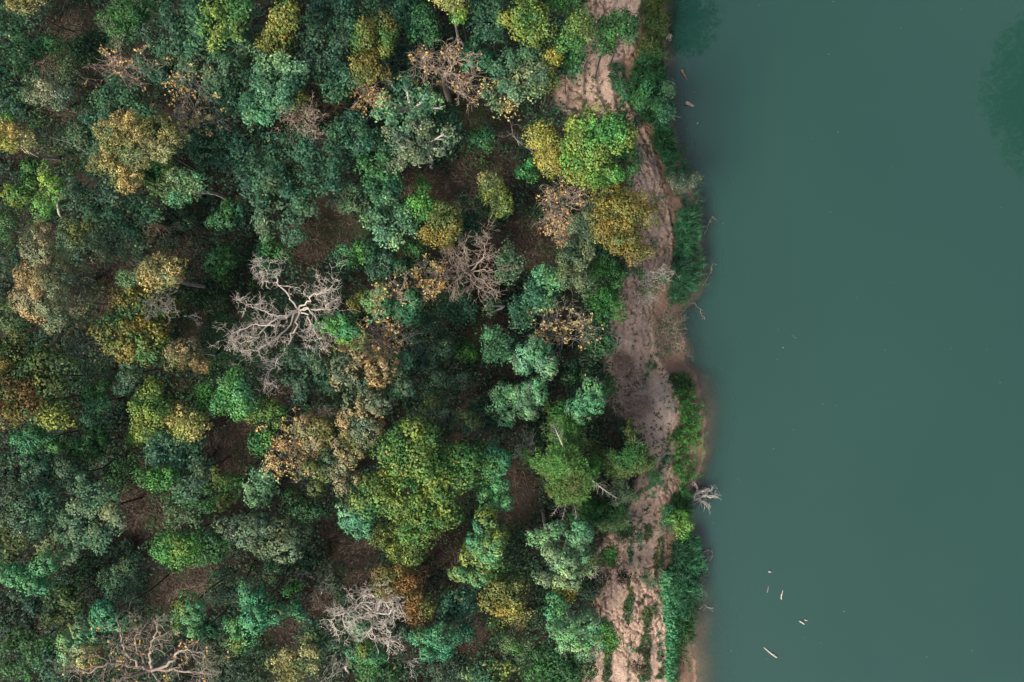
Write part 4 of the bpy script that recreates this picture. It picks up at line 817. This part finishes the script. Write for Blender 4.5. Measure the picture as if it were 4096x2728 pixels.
# ------------------------------------------------------------------ bamboo
def bamboo(px, py, r, ry, h, A, B, mix, label, base, n=46, seed=0, z0=0, dead=()):
    r *= 1.12; ry *= 1.12
    rng = np.random.default_rng(seed); b = at(*base, 0); b[2] = height(b[:1], b[1:2], False)[0]
    t = empty('bamboo_clump', b); tag(t, label, 'bamboo', 'bamboo clumps beside the sand')
    Ps, Ax, L = [], [], []
    c0 = at(px, py, h * .8)
    bund = [(rng.uniform(0, 6.28), rng.uniform(.1, 1.12)) for _ in range(max(9, n // 4))]
    for i in range(n):
        a, q = bund[i % len(bund)]; a += rng.normal(0, .16) / (q + .2); q = abs(q + rng.normal(0, .13))
        tip = c0 + np.array([math.cos(a) * q * m_px(r, h), math.sin(a) * q * m_px(ry, h), h * (.22 - .42 * q * q) + rng.normal(0, .3)])
        st = b + np.array([rng.normal(0, .35), rng.normal(0, .35), 0])
        mid = st * .35 + tip * .65 + np.array([0, 0, h * .22])
        P = spline([st, mid, tip], 8); L.append((P - b, np.linspace(.045, .012, 8), 4))
        T = nrm(np.gradient(P, axis=0))
        for j in range(26):
            u = rng.uniform(.45, 1) * 6.99; k = int(u); p = P[k] + (P[k + 1] - P[k]) * (u - k)
            d = nrm(T[k] * .6 + rng.normal(0, .6, 3)); ln = rng.uniform(.25, .6)
            for s in range(7):
                Ps.append(p + d * ln * rng.uniform(.2, 1.2) + rng.normal(0, .07, 3)); Ax.append(nrm(d + rng.normal(0, .5, 3) - np.array([0, 0, .3])))
    Ps = np.array(Ps); Ax = np.array(Ax); m = len(Ps)
    N = nrm(rng.normal(0, .6, (m, 3)) + np.array([0, 0, 1.]))
    V, F = leaf_geo(Ps - b, N, .24 * rng.uniform(.7, 1.3, m), .045 * rng.uniform(.8, 1.4, m), rng, Ax)
    f = np.clip(fbm(Ps[:, 0] * .5, Ps[:, 1] * .5, seed) * 2.2 - 1.1 + mix + rng.normal(0, .15, m), 0, 1)[:, None]
    col = (PAL[A] * (1 - f) + PAL[B] * f) * rng.uniform(.75, 1.3, (m, 1))
    new_mesh('foliage', V, F, 4, np.repeat(col, 4, 0), LEAF, t)
    for l in L[::3]:
        V, F = tubes_geo([l]); new_mesh('culm', V, F, 4, None, BARK['tan'], t, smooth=True)
    for dd in dead:                                  # dry leafless culms arching out of the clump
        P = spline([at(*q) for q in dd], 9); tw = [(P - b, np.linspace(.05, .015, 9), 4)]
        T = nrm(np.gradient(P, axis=0))
        for k in range(2, 9):
            for s in (-1, 1):
                d = nrm(T[k] + s * np.cross(T[k], [0, 0, 1]) * .9 + rng.normal(0, .2, 3)); ln = .9 * (1 - k / 12)
                tw.append((np.array([P[k], P[k] + d * ln * .5, P[k] + d * ln + np.array([0, 0, -.1])]) - b, np.array([.016, .012, .006]), 3))
        V, F = tubes_geo(tw); o = new_mesh('culm', V, F, 4, None, BARK['pale'], t, smooth=True); o['label'] = 'dry leafless culm'
    return t
bamboo(2255, 1840, 140, 185, 9, 'olive', 'bright', .5, 'yellow-green bamboo with dry grey culms below the mint domes', (2290, 1950), 96, 101,
       dead=[[(2275, 1940, 6.6), (2268, 1990, 6.4), (2258, 2040, 5.6), (2250, 2075, 4.6)], [(2285, 1950, 6.6), (2295, 2000, 6.2), (2303, 2050, 5.4), (2306, 2070, 4.8)],
             [(2330, 1890, 7.4), (2380, 1930, 7), (2440, 1975, 6), (2475, 1995, 5)], [(2350, 1900, 7), (2410, 1955, 6.4), (2465, 1992, 5.2)],
             [(2270, 1930, 6.5), (2240, 2010, 6), (2210, 2060, 4.6)], [(2250, 1780, 9), (2230, 1735, 9.4), (2215, 1700, 9)], [(2375, 1950, 3.4), (2420, 2000, 3), (2450, 2035, 2.4)]])
bamboo(2500, 1800, 120, 110, 6.5, 'green', 'olive', .4, 'green bamboo overhanging the sand, right of the yellow-green bamboo', (2470, 1850), 76, 102, dead=[[(2420, 1850, 4), (2480, 1870, 4), (2540, 1890, 3)], [(2520, 1790, 6), (2545, 1770, 6.4), (2560, 1800, 6)]])
bamboo(2480, 1950, 95, 80, 4.5, 'greyg', 'palegrey', .2, 'grey-green drooping bamboo at the sand edge below the green bamboo', (2440, 1950), 40, 103)
bamboo(2350, 2040, 80, 60, 5, 'dkgreen', 'green', .4, 'dark green bamboo above the twig-crowned mint trees', (2350, 2020), 34, 104)
bamboo(2455, 2060, 60, 55, 4, 'green', 'palegrey', .3, 'soft green bamboo touching the sand, lowest of the bamboo', (2430, 2060), 26, 105)

# ------------------------------------------------------------------ bank vegetation (uncountable)
def inside_poly(x, y, poly):
    r = np.zeros(len(x), bool); j = len(poly) - 1
    for i in range(len(poly)):
        xi, yi = poly[i]; xj, yj = poly[j]
        r ^= ((yi > y) != (yj > y)) & (x < (xj - xi) * (y - yi) / (yj - yi + 1e-9) + xi); j = i
    return r
def px_scatter(rng, poly, n, z):
    p = np.array(poly, float); lo, hi = p.min(0), p.max(0); out = np.zeros((0, 2))
    while len(out) < n:
        q = rng.uniform(lo, hi, (n * 2, 2)); out = np.vstack([out, q[inside_poly(q[:, 0], q[:, 1], poly)]])
    q = out[:n]; f = (H - z) / H
    x = (q[:, 0] - 2048) * PX * f; y = (1364 - q[:, 1]) * PX * f
    return np.stack([x, y, height(x, y, False)], 1)
def reeds(poly, n, A, B, lean, length, label, seed, width=.045, name='reeds', tuft=12, stack=1.3):
    """tufts of narrow blades; stems of different heights carry plumes of leaves"""
    rng = np.random.default_rng(seed)
    c = px_scatter(rng, poly, n // tuft, -2.4); c[:, 2] = np.maximum(c[:, 2], WATER)
    c[:, :2] += rng.normal(0, .28, (len(c), 2)); c = c[fbm(c[:, 0] * .9, c[:, 1] * .9, seed + 3) + rng.uniform(-.12, .12, len(c)) > .36]
    c[:, 2] += rng.uniform(0, 1, len(c)) ** 1.3 * stack; c[:, :2] += (c[:, 2:] - WATER) * np.array(lean)[:2] * .25
    k = np.repeat(np.arange(len(c)), tuft); m = len(k)
    P = c[k] + rng.normal(0, .07, (m, 3))
    tl = rng.normal(0, .55, (len(c), 3)) + np.array(lean); D = nrm(tl[k] + rng.normal(0, .55, (m, 3)) + np.array([0, 0, .55]))
    V, F = blade_geo(P, D, length * rng.uniform(.5, 1.3, m), width * rng.uniform(.7, 1.3, m), rng, .7)
    f = np.clip(fbm(P[:, 0] * 1.1, P[:, 1] * 1.1, seed) * 2 - .6 + rng.normal(0, .15, m), 0, 1)[:, None]
    col = (PAL[A] * (1 - f) + PAL[B] * f) * rng.uniform(.7, 1.3, (m, 1)) * rng.uniform(.7, 1.3, len(c))[k][:, None]
    o = new_mesh(name, V, F, 4, np.repeat(col, 6, 0), LEAF); tag(o, label, 'reeds', kind='stuff'); return o
reeds([(2690, 800), (2760, 800), (2775, 900), (2785, 1000), (2780, 1110), (2740, 1200), (2680, 1220), (2680, 1080), (2705, 960)], 17000, 'teal', 'jade', (.6, .12, 0), .6, 'tall jade reeds leaning over the water in the middle of the bank', 201, width=.034)
reeds([(2530, 250), (2620, 230), (2655, 330), (2650, 500), (2700, 620), (2740, 700), (2680, 720), (2620, 590), (2560, 480), (2500, 350)], 13000, 'dkgreen', 'jade', (.45, .05, 0), .6, 'dark green reeds on the upper bank around the light green bush', 202)
reeds([(2570, 0), (2650, 0), (2650, 230), (2560, 240), (2560, 110)], 6000, 'dkgreen', 'olive', (.3, 0, 0), .5, 'dull olive grass on the steep bank in the top part', 203)
reeds([(2690, 2170), (2770, 2150), (2790, 2260), (2775, 2400), (2740, 2470), (2690, 2420), (2680, 2300)], 15000, 'teal', 'jade', (.45, .2, 0), .5, 'tall jade reeds at the waterline below the bright bush', 204, width=.034)
reeds([(2690, 1580), (2740, 1540), (2790, 1640), (2795, 1780), (2785, 1880), (2740, 1930), (2720, 1960), (2700, 1900), (2690, 1800), (2680, 1740), (2730, 1680)], 8500, 'green', 'bright', (.1, 0, 0), .24, 'short green grass mat at the waterline below the sand slip', 205, width=.05, name='grass')
reeds([(2700, 1990), (2730, 1960), (2745, 2040), (2690, 2080), (2660, 2110), (2670, 2040)], 2400, 'green', 'jade', (.2, .1, 0), .7, 'green grass behind the white driftwood', 206, name='grass')
reeds([(2720, 2440), (2760, 2400), (2745, 2520), (2715, 2640), (2700, 2728), (2685, 2728), (2695, 2560)], 2200, 'dkgreen', 'green', (.2, 0, 0), .6, 'olive grass above the reddish mud at the bottom', 207, name='grass')
reeds([(2680, 1500), (2740, 1500), (2760, 1545), (2730, 1580), (2690, 1570)], 1500, 'dkgreen', 'olive', (.1, 0, 0), .4, 'small dark grass patch above the grass mat', 208, width=.05, name='grass')

def ground_leaves(name, P, spread, per, L, W, A, B, label, seed, zr=(.03, .3), mixs=.7, bias=0.0):
    rng = np.random.default_rng(seed); k = np.repeat(np.arange(len(P)), per); n = len(k)
    Q = P[k] + np.stack([rng.normal(0, spread, n), rng.normal(0, spread, n), rng.uniform(*zr, n)], 1)
    N = nrm(rng.normal(0, .45, (n, 3)) + np.array([0, 0, 1.]))
    V, F = leaf_geo(Q, N, L * rng.uniform(.6, 1.4, n), W * rng.uniform(.6, 1.4, n), rng)
    f = np.clip(fbm(P[:, 0] * mixs, P[:, 1] * mixs, seed)[k] * 2.4 - .7 + bias + rng.normal(0, .15, n), 0, 1)[:, None]
    col = (PAL[A] * (1 - f) + PAL[B] * f) * rng.uniform(.7, 1.3, (n, 1)) * rng.uniform(.8, 1.2, len(P))[k][:, None]
    o = new_mesh(name, V, F, 4, np.repeat(np.clip(col, .005, .8), 4, 0), LEAF); tag(o, label, kind='stuff'); return o
rng = np.random.default_rng(300)
# creeping plants along the foot of the sand strip
P = px_scatter(rng, [(2650, 2280), (2670, 2280), (2690, 2420), (2700, 2480), (2720, 2540), (2690, 2600), (2690, 2728), (2670, 2728), (2668, 2500), (2655, 2400)], 420, -2.3)
ground_leaves('creeping_plants', P, .16, 16, .20, .14, 'jade', 'mint', 'jade creeping plants along the right foot of the lower sand strip', 301, (.05, .5))
P = px_scatter(rng, [(2440, 260), (2500, 260), (2520, 420), (2500, 470), (2430, 330)], 60, -1.5)
ground_leaves('weeds', P, .14, 12, .16, .11, 'jade', 'dkgreen', 'dark green weeds growing on the ribbed sand ledges at the top', 302, (.03, .25))
# weeds on the sand: dense in the lower strip, along ledges
q = np.vstack([np.stack([rng.uniform(2320, 2660, 6500), rng.uniform(2100, 2728, 6500)], 1), np.stack([rng.uniform(2240, 2690, 2200), rng.uniform(200, 2100, 2200)], 1)])
f = (H + 1.2) / H; wx = (q[:, 0] - 2048) * PX * f; wy = (1364 - q[:, 1]) * PX * f
dn = fbm(wx * 1.3, wy * .35, 303); keep = (wx > interp(EDGE, wy) - .3) & (wx < interp(FOOT, wy)) & (dn > .56)
P = np.stack([wx, wy, height(wx, wy)], 1)[keep]
ground_leaves('weeds', P, .06, 7, .13, .08, 'dkgreen', 'olive', 'sparse small weeds dotted over the sand strip', 304, (.02, .12), 3.0)
# denser green lines of weeds in the ledge seams
lines = [[(2512, 2050), (2525, 2150), (2520, 2250)], [(2555, 2080), (2560, 2150), (2555, 2270)], [(2515, 2190), (2520, 2240)], [(2518, 2370), (2522, 2480)], [(2640, 2320), (2640, 2420)], [(2640, 2530), (2645, 2600), (2635, 2660)],
         [(2520, 2580), (2535, 2610)], [(2570, 2710), (2575, 2728)], [(2585, 1530), (2610, 1400)], [(2640, 1400), (2620, 1480)], [(2700, 1760), (2640, 1880)], [(2650, 1840), (2690, 1840)], [(2590, 1950), (2640, 1900)], [(2600, 1990), (2650, 1930)],
         [(2520, 830), (2560, 860)], [(2620, 800), (2670, 780)], [(2600, 950), (2620, 1000)]]
pp = []
for l in lines:
    for a, b_ in zip(l[:-1], l[1:]):
        n = int(np.hypot(a[0] - b_[0], a[1] - b_[1]) / 11) + 2
        for u in rng.uniform(0, 1, n): pp.append((a[0] + (b_[0] - a[0]) * u + rng.normal(0, 4), a[1] + (b_[1] - a[1]) * u))
pp = np.array(pp); wx = (pp[:, 0] - 2048) * PX * f; wy = (1364 - pp[:, 1]) * PX * f
ground_leaves('weeds', np.stack([wx, wy, height(wx, wy)], 1), .07, 9, .15, .10, 'jade', 'dkgreen', 'jade weeds growing in lines along the sand ledges', 305, (.03, .3))

# forest floor
def forest_pts(n, seed, lo=(-150, -150), hi=(2640, 2880)):
    r = np.random.default_rng(seed); q = r.uniform(lo, hi, (n, 2)); x = (q[:, 0] - 2048) * PX; y = (1364 - q[:, 1]) * PX
    k = x < interp(EDGE, y) - .2; return x[k], y[k]
CLEAR = [(420, 290, 90, 80), (250, 460, 70, 50), (170, 640, 120, 50), (640, 900, 150, 60), (450, 1070, 100, 50), (720, 1000, 60, 60), (430, 1180, 70, 70), (740, 1560, 60, 40), (830, 1760, 60, 60), (700, 2360, 130, 70), (1330, 440, 60, 60), (1460, 2310, 70, 60), (1950, 1010, 60, 60), (2240, 1290, 40, 40), (1330, 2130, 40, 60), (1270, 950, 170, 130), (1340, 800, 60, 60), (1900, 420, 70, 130), (2110, 980, 110, 110), (1960, 1320, 110, 90), (960, 1790, 90, 130), (570, 1980, 150, 170), (330, 110, 120, 80), (180, 280, 80, 60),
         (850, 2300, 130, 130), (1440, 2190, 90, 60), (1790, 2190, 80, 150), (2060, 1980, 80, 130), (1110, 1570, 60, 50), (880, 1330, 100, 190), (1700, 760, 130, 70), (1920, 700, 130, 90), (1790, 1130, 60, 90), (1160, 2540, 70, 60), (150, 960, 90, 60), (1620, 1010, 40, 30), (480, 1560, 40, 70), (1880, 2540, 60, 70), (1300, 2400, 60, 60), (2290, 1290 + 700, 40, 40)]
def clear_mask(x, y):
    px = x / PX + 2048; py = 1364 - y / PX; v = np.zeros(x.shape)
    for cx, cy, rx, ry in CLEAR: v = np.maximum(v, 1.3 - np.hypot((px - cx) / rx, (py - cy) / ry))
    return v
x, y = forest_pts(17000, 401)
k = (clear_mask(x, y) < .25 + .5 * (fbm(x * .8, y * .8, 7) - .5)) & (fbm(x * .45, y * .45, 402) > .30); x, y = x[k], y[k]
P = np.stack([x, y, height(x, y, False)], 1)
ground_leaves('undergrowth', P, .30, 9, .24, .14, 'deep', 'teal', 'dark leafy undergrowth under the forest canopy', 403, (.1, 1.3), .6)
x, y = forest_pts(9000, 411)
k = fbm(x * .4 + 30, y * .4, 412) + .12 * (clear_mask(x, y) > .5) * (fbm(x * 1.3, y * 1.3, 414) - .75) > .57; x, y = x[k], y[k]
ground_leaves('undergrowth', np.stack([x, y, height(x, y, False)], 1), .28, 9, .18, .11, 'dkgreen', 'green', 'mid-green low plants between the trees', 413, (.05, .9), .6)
# mossy green clearings
rng = np.random.default_rng(420)
th = rng.uniform(0, 6.28, 5200); rr = np.sqrt(rng.uniform(0, 1, 5200)); cs = np.array([(890, 1380, 85, 160), (370, 195, 75, 60), (850, 1180, 60, 60), (490, 1880, 70, 60), (2230, 1740, 120, 80)])[rng.choice(5, 5200, p=[.52, .14, .14, .10, .10])]
x = (cs[:, 0] + np.cos(th) * rr * cs[:, 2] - 2048) * PX; y = (1364 - cs[:, 1] - np.sin(th) * rr * cs[:, 3]) * PX
k = fbm(x * .9, y * .9, 421) > .38; x, y = x[k], y[k]
ground_leaves('ground_cover', np.stack([x, y, height(x, y, False)], 1), .14, 6, .11, .08, 'deep', 'dkgreen', 'low green ground cover of the shady clearings', 422, (.02, .12))
# dry grass: long fallen blades in swirls
x, y = forest_pts(190000, 431); cm = clear_mask(x, y)
k = (cm > .2 + .5 * np.random.default_rng(9).uniform(size=len(x))) & (fbm(x * .7, y * .7, 432) > .40); x, y = x[k], y[k]
mossy = np.hypot((x / PX + 2048 - 880) / 110, (1364 - y / PX - 1360) / 190) < 1
x, y = x[~mossy], y[~mossy]
rng = np.random.default_rng(433); rep = 2; x = np.repeat(x, rep) + rng.normal(0, .1, len(x) * rep); y = np.repeat(y, rep) + rng.normal(0, .1, len(y) * rep)
ang = fbm(x * .30, y * .30, 434, 2) * 14 + rng.normal(0, .8, len(x))
D = nrm(np.stack([np.cos(ang), np.sin(ang), rng.uniform(.05, .55, len(x))], 1))
V, F = blade_geo(np.stack([x, y, height(x, y, False)], 1), D, rng.uniform(.2, .6, len(x)), rng.uniform(.016, .034, len(x)), rng, .4)
fk = np.clip(fbm(x * .5, y * .5, 435) * 2 - .5 + rng.normal(0, .2, len(x)), 0, 1)[:, None]
col = (np.array([.065, .052, .045]) * (1 - fk) + np.array([.26, .205, .165]) * fk) * rng.uniform(.6, 1.3, (len(x), 1))
o = new_mesh('dry_grass', V, F, 4, np.repeat(col, 6, 0), LEAF); tag(o, 'tangled dry brown grass of the forest clearings', kind='stuff')
# dry brush in the eroded gully and along the sand edge
rng = np.random.default_rng(450)
Q = np.vstack([px_scatter(rng, [(2440, 1400), (2520, 1420), (2600, 1560), (2620, 1640), (2540, 1690), (2450, 1640)], 1500, -.6), px_scatter(rng, [(2560, 20), (2600, 20), (2620, 220), (2560, 250)], 450, -2), px_scatter(rng, [(2620, 1270), (2700, 1250), (2720, 1420), (2630, 1450)], 600, -2.2)])
D = nrm(rng.normal(0, 1, Q.shape) * np.array([1, 1, .25]) + np.array([0, 0, .25]))
V, F = blade_geo(Q, D, rng.uniform(.3, 1.0, len(Q)), rng.uniform(.018, .04, len(Q)), rng, .3)
col = np.array([.22, .165, .135]) * rng.uniform(.4, 1.5, (len(Q), 1))
o = new_mesh('dry_brush', V, F, 4, np.repeat(col, 6, 0), LEAF); tag(o, 'brown dry brush tangled over the eroded bank', kind='stuff')
# leaf litter: tiny fallen leaves
x, y = forest_pts(24000, 441); k = clear_mask(x, y) > 0; x, y = x[k], y[k]
ground_leaves('leaf_litter', np.stack([x, y, height(x, y, False)], 1), .2, 2, .10, .07, 'brown', 'rust', 'fallen brown leaves on the forest floor', 442, (.01, .05), .6, -.2)

# ------------------------------------------------------------------ things in and at the river
def log(pts, r, label, bark='wet', seed=0, name='log', cat='log', stub=True):
    rng = np.random.default_rng(seed); P = spline([at(*p) for p in pts], 9); b = P[0].copy(); r *= .62
    rad = np.array([r * .75, r * 1.05, r, r * .95, r * .9, r * .8, r * .7, r * .55, r * .35]) * rng.uniform(.9, 1.1, 9)
    L = [(P - b, rad, 9)]
    t = empty(name, b); tag(t, label, cat, 'dead wood in the river')
    V, F = tubes_geo(L); V = V + rng.normal(0, r * .06, V.shape)
    new_mesh('stem', V, F, 4, None, BARK[bark], t, smooth=True)
    cap = [(np.array([P[0] - b + (P[0] - P[1]) * .08, P[0] - b]), np.array([r * .25, r * .75]), 9)]
    V, F = tubes_geo(cap); new_mesh('broken_end', V, F, 4, None, BARK[bark], t, smooth=False)
    if stub:
        q = P[2] - b; d = nrm(rng.normal(0, 1, 3) * np.array([1, 1, .2]) + np.array([0, 0, .6]))
        V, F = tubes_geo([(np.array([q, q + d * r * 1.4, q + d * r * 2.3]), np.array([r * .4, r * .3, r * .12]), 6)]); new_mesh('stub', V, F, 4, None, BARK[bark], t, smooth=True)
    return t
w = WATER
log([(2727, 276, w + .16), (2731, 288, w + .12), (2742, 308, w + .02), (2753, 328, w - .10)], .17, 'half-sunk brown log with a long tail, uppermost in the water', seed=1)
log([(2743, 408, w + .18), (2756, 415, w + .14), (2766, 420, w + .06), (2780, 428, w - .12)], .22, 'thick half-sunk pale log below the upper one', 'tan', seed=2)
log([(2690, 464, w + .16), (2702, 466, w + .12), (2715, 468, w + .04), (2728, 470, w - .1)], .16, 'brown log poking out from under the pale mint bush', seed=3)
log([(2771, 367, w + .05), (2775, 368, w + .03), (2782, 371, w - .05)], .07, 'tiny dark stub between the two largest sunken logs', seed=4, stub=False)
log([(2749, 504, w + .05), (2754, 500, w + .02), (2760, 496, w - .05)], .06, 'tiny dark stick low in the water below the brown log', seed=5, stub=False)
log([(2788, 496, w + .06), (2791, 492, w + .05), (2793, 489, w - .02)], .06, 'tiny pale floating stub right of the tiny dark stick', 'pale', seed=6, stub=False)
log([(3075, 2286, w + .08), (3080, 2287, w + .07), (3086, 2288, w - .03)], .10, 'short pale stub floating uppermost of the lower driftwood', 'white', seed=7, stub=False)
log([(3126, 2398, w + .10), (3125, 2385, w + .08), (3129, 2372, w + .04), (3132, 2358, w - .03)], .075, 'curved white stick floating upright in the lower river', 'white', seed=8)
log([(3068, 2370, w + .02), (3071, 2362, w + .03), (3073, 2350, w + .01), (3074, 2340, w - .05)], .045, 'thin dark stick left of the curved white one', 'tan', seed=9, stub=False)
log([(3198, 2484, w + .08), (3208, 2490, w + .07), (3218, 2498, w - .02)], .10, 'pale stub pair member, the longer lower one', 'white', seed=10, stub=False)
log([(3219, 2480, w + .06), (3225, 2481, w + .05), (3231, 2483, w - .03)], .08, 'pale stub pair member, the shorter upper one', 'white', seed=11, stub=False)
log([(3108, 2630, w + .09), (3096, 2622, w + .08), (3082, 2612, w + .05), (3065, 2598, w + .0), (3045, 2582, w - .06)], .10, 'long pale log with a sunken tail near the bottom', 'white', seed=12)
# white root mass
rng = np.random.default_rng(500)
LB = []
for (x0, y0, x1, y1) in [(2765, 1990, 2700 + 125, 2020), (2770, 1985, 2850, 1960), (2780, 2000, 2872, 1985), (2775, 1975, 2852, 1958), (2790, 1970, 2770, 1935), (2800, 2000, 2838, 2030), (2770, 2000, 2763, 2022), (2790, 1960, 2776, 1930),
                         (2800, 1985, 2868, 1975), (2780, 1992, 2835, 2018), (2790, 1978, 2846, 1990), (2800, 1965, 2820, 1950), (2765, 1985, 2800, 1955)]:
    mx, my = (x0 + x1) / 2 + rng.normal(0, 8), (y0 + y1) / 2 + rng.normal(0, 8)
    LB.append([(x0, y0, w + .5), (mx, my, w + .9 + rng.uniform(-.2, .4)), (x1, y1, w + rng.uniform(.2, .9))])
bare_tree(LB, (2762, 1980, w), (2778, 1988, w + .45), 'white tangled root mass of driftwood stranded at the waterline', 'white', name='driftwood', cat='driftwood', r0=.19, depth=1, kids=2, twig=.5, seed=501, every=4, group='dead wood in the river')
# grey twigs at the waterline
bare_tree([[(2672, 142, w + .5), (2680, 150, w + .4)], [(2668, 150, w + .4), (2664, 154, w + .3)], [(2676, 140, w + .5), (2682, 138, w + .4)]], (2668, 148, w), (2672, 146, w + .3), 'small white branch snag in the dark reflection at the top', 'white', name='snag', cat='branch', r0=.05, depth=1, kids=2, twig=.3, seed=502, every=3, group='dead wood in the river')
def sprig(pts, label, seed, r=.03, kids=3, bark='tan'):
    L = [[(px, py, w + .05 + .1 * (i % 2)) for i, (px, py) in enumerate(pts[1:])]]
    return bare_tree(L, (*pts[0], w - .05), (*pts[0], w + .05), label, bark, name='floating_twig', cat='twig', r0=r * 2, depth=1, kids=kids, twig=.3, seed=seed, group='twigs floating off the reeds', every=2)
sprig([(2820, 930), (2832, 900), (2843, 880), (2850, 868), (2862, 872)], 'curled thin twigs in the water right of the tall reeds, uppermost', 511)
sprig([(2812, 1135), (2830, 1115), (2845, 1085), (2850, 1052)], 'long arched thin twig in the water beside the reeds\' lower end', 512)
sprig([(2720, 1262), (2750, 1225), (2778, 1212), (2800, 1240), (2818, 1275)], 'long bent twig reaching into the water below the reeds', 513, r=.035)
sprig([(2812, 2235), (2838, 2240), (2848, 2222), (2840, 2200), (2815, 2205)], 'looped thin twigs in the water beside the lower reeds', 514)
sprig([(2780, 2345), (2805, 2340), (2810, 2365), (2795, 2380)], 'thin white twigs at the lower end of the lower reeds', 515, bark='pale')
sprig([(2795, 2435), (2812, 2422), (2828, 2424), (2850, 2438)], 'lowest thin branch floating off the lower reeds', 516, bark='pale')

rng = np.random.default_rng(530)
fx = rng.uniform(2720, 4200, 55); fy = rng.uniform(-60, 2790, 55); ff = (H - WATER) / H
fx = (fx - 2048) * PX * ff; fy = (1364 - fy) * PX * ff; kk = fx > interp(SHORE, fy) + .6
ground_leaves('floating_leaves', np.stack([fx, fy, np.full_like(fx, WATER)], 1)[kk], .5, 1, .075, .05, 'straw', 'sage', 'tiny pale leaves drifting scattered over the river', 531, (.006, .012))

# ------------------------------------------------------------------ trees beyond the frame that the river mirrors
leafy(5390, -170, 440, 540, 13, 'oak', 'dkgreen', 'olive', .4, 'tall tree on the far bank, mirrored dark at the right edge', seed=601, z0=.2, lsize=1.4, cover=.9)
leafy(3040, -600, 260, 220, 13, 'oak', 'dkgreen', 'olive', .3, 'tall tree on the near bank, mirrored dark at the top of the river', seed=602, z0=-1, lsize=1.3, cover=.9)
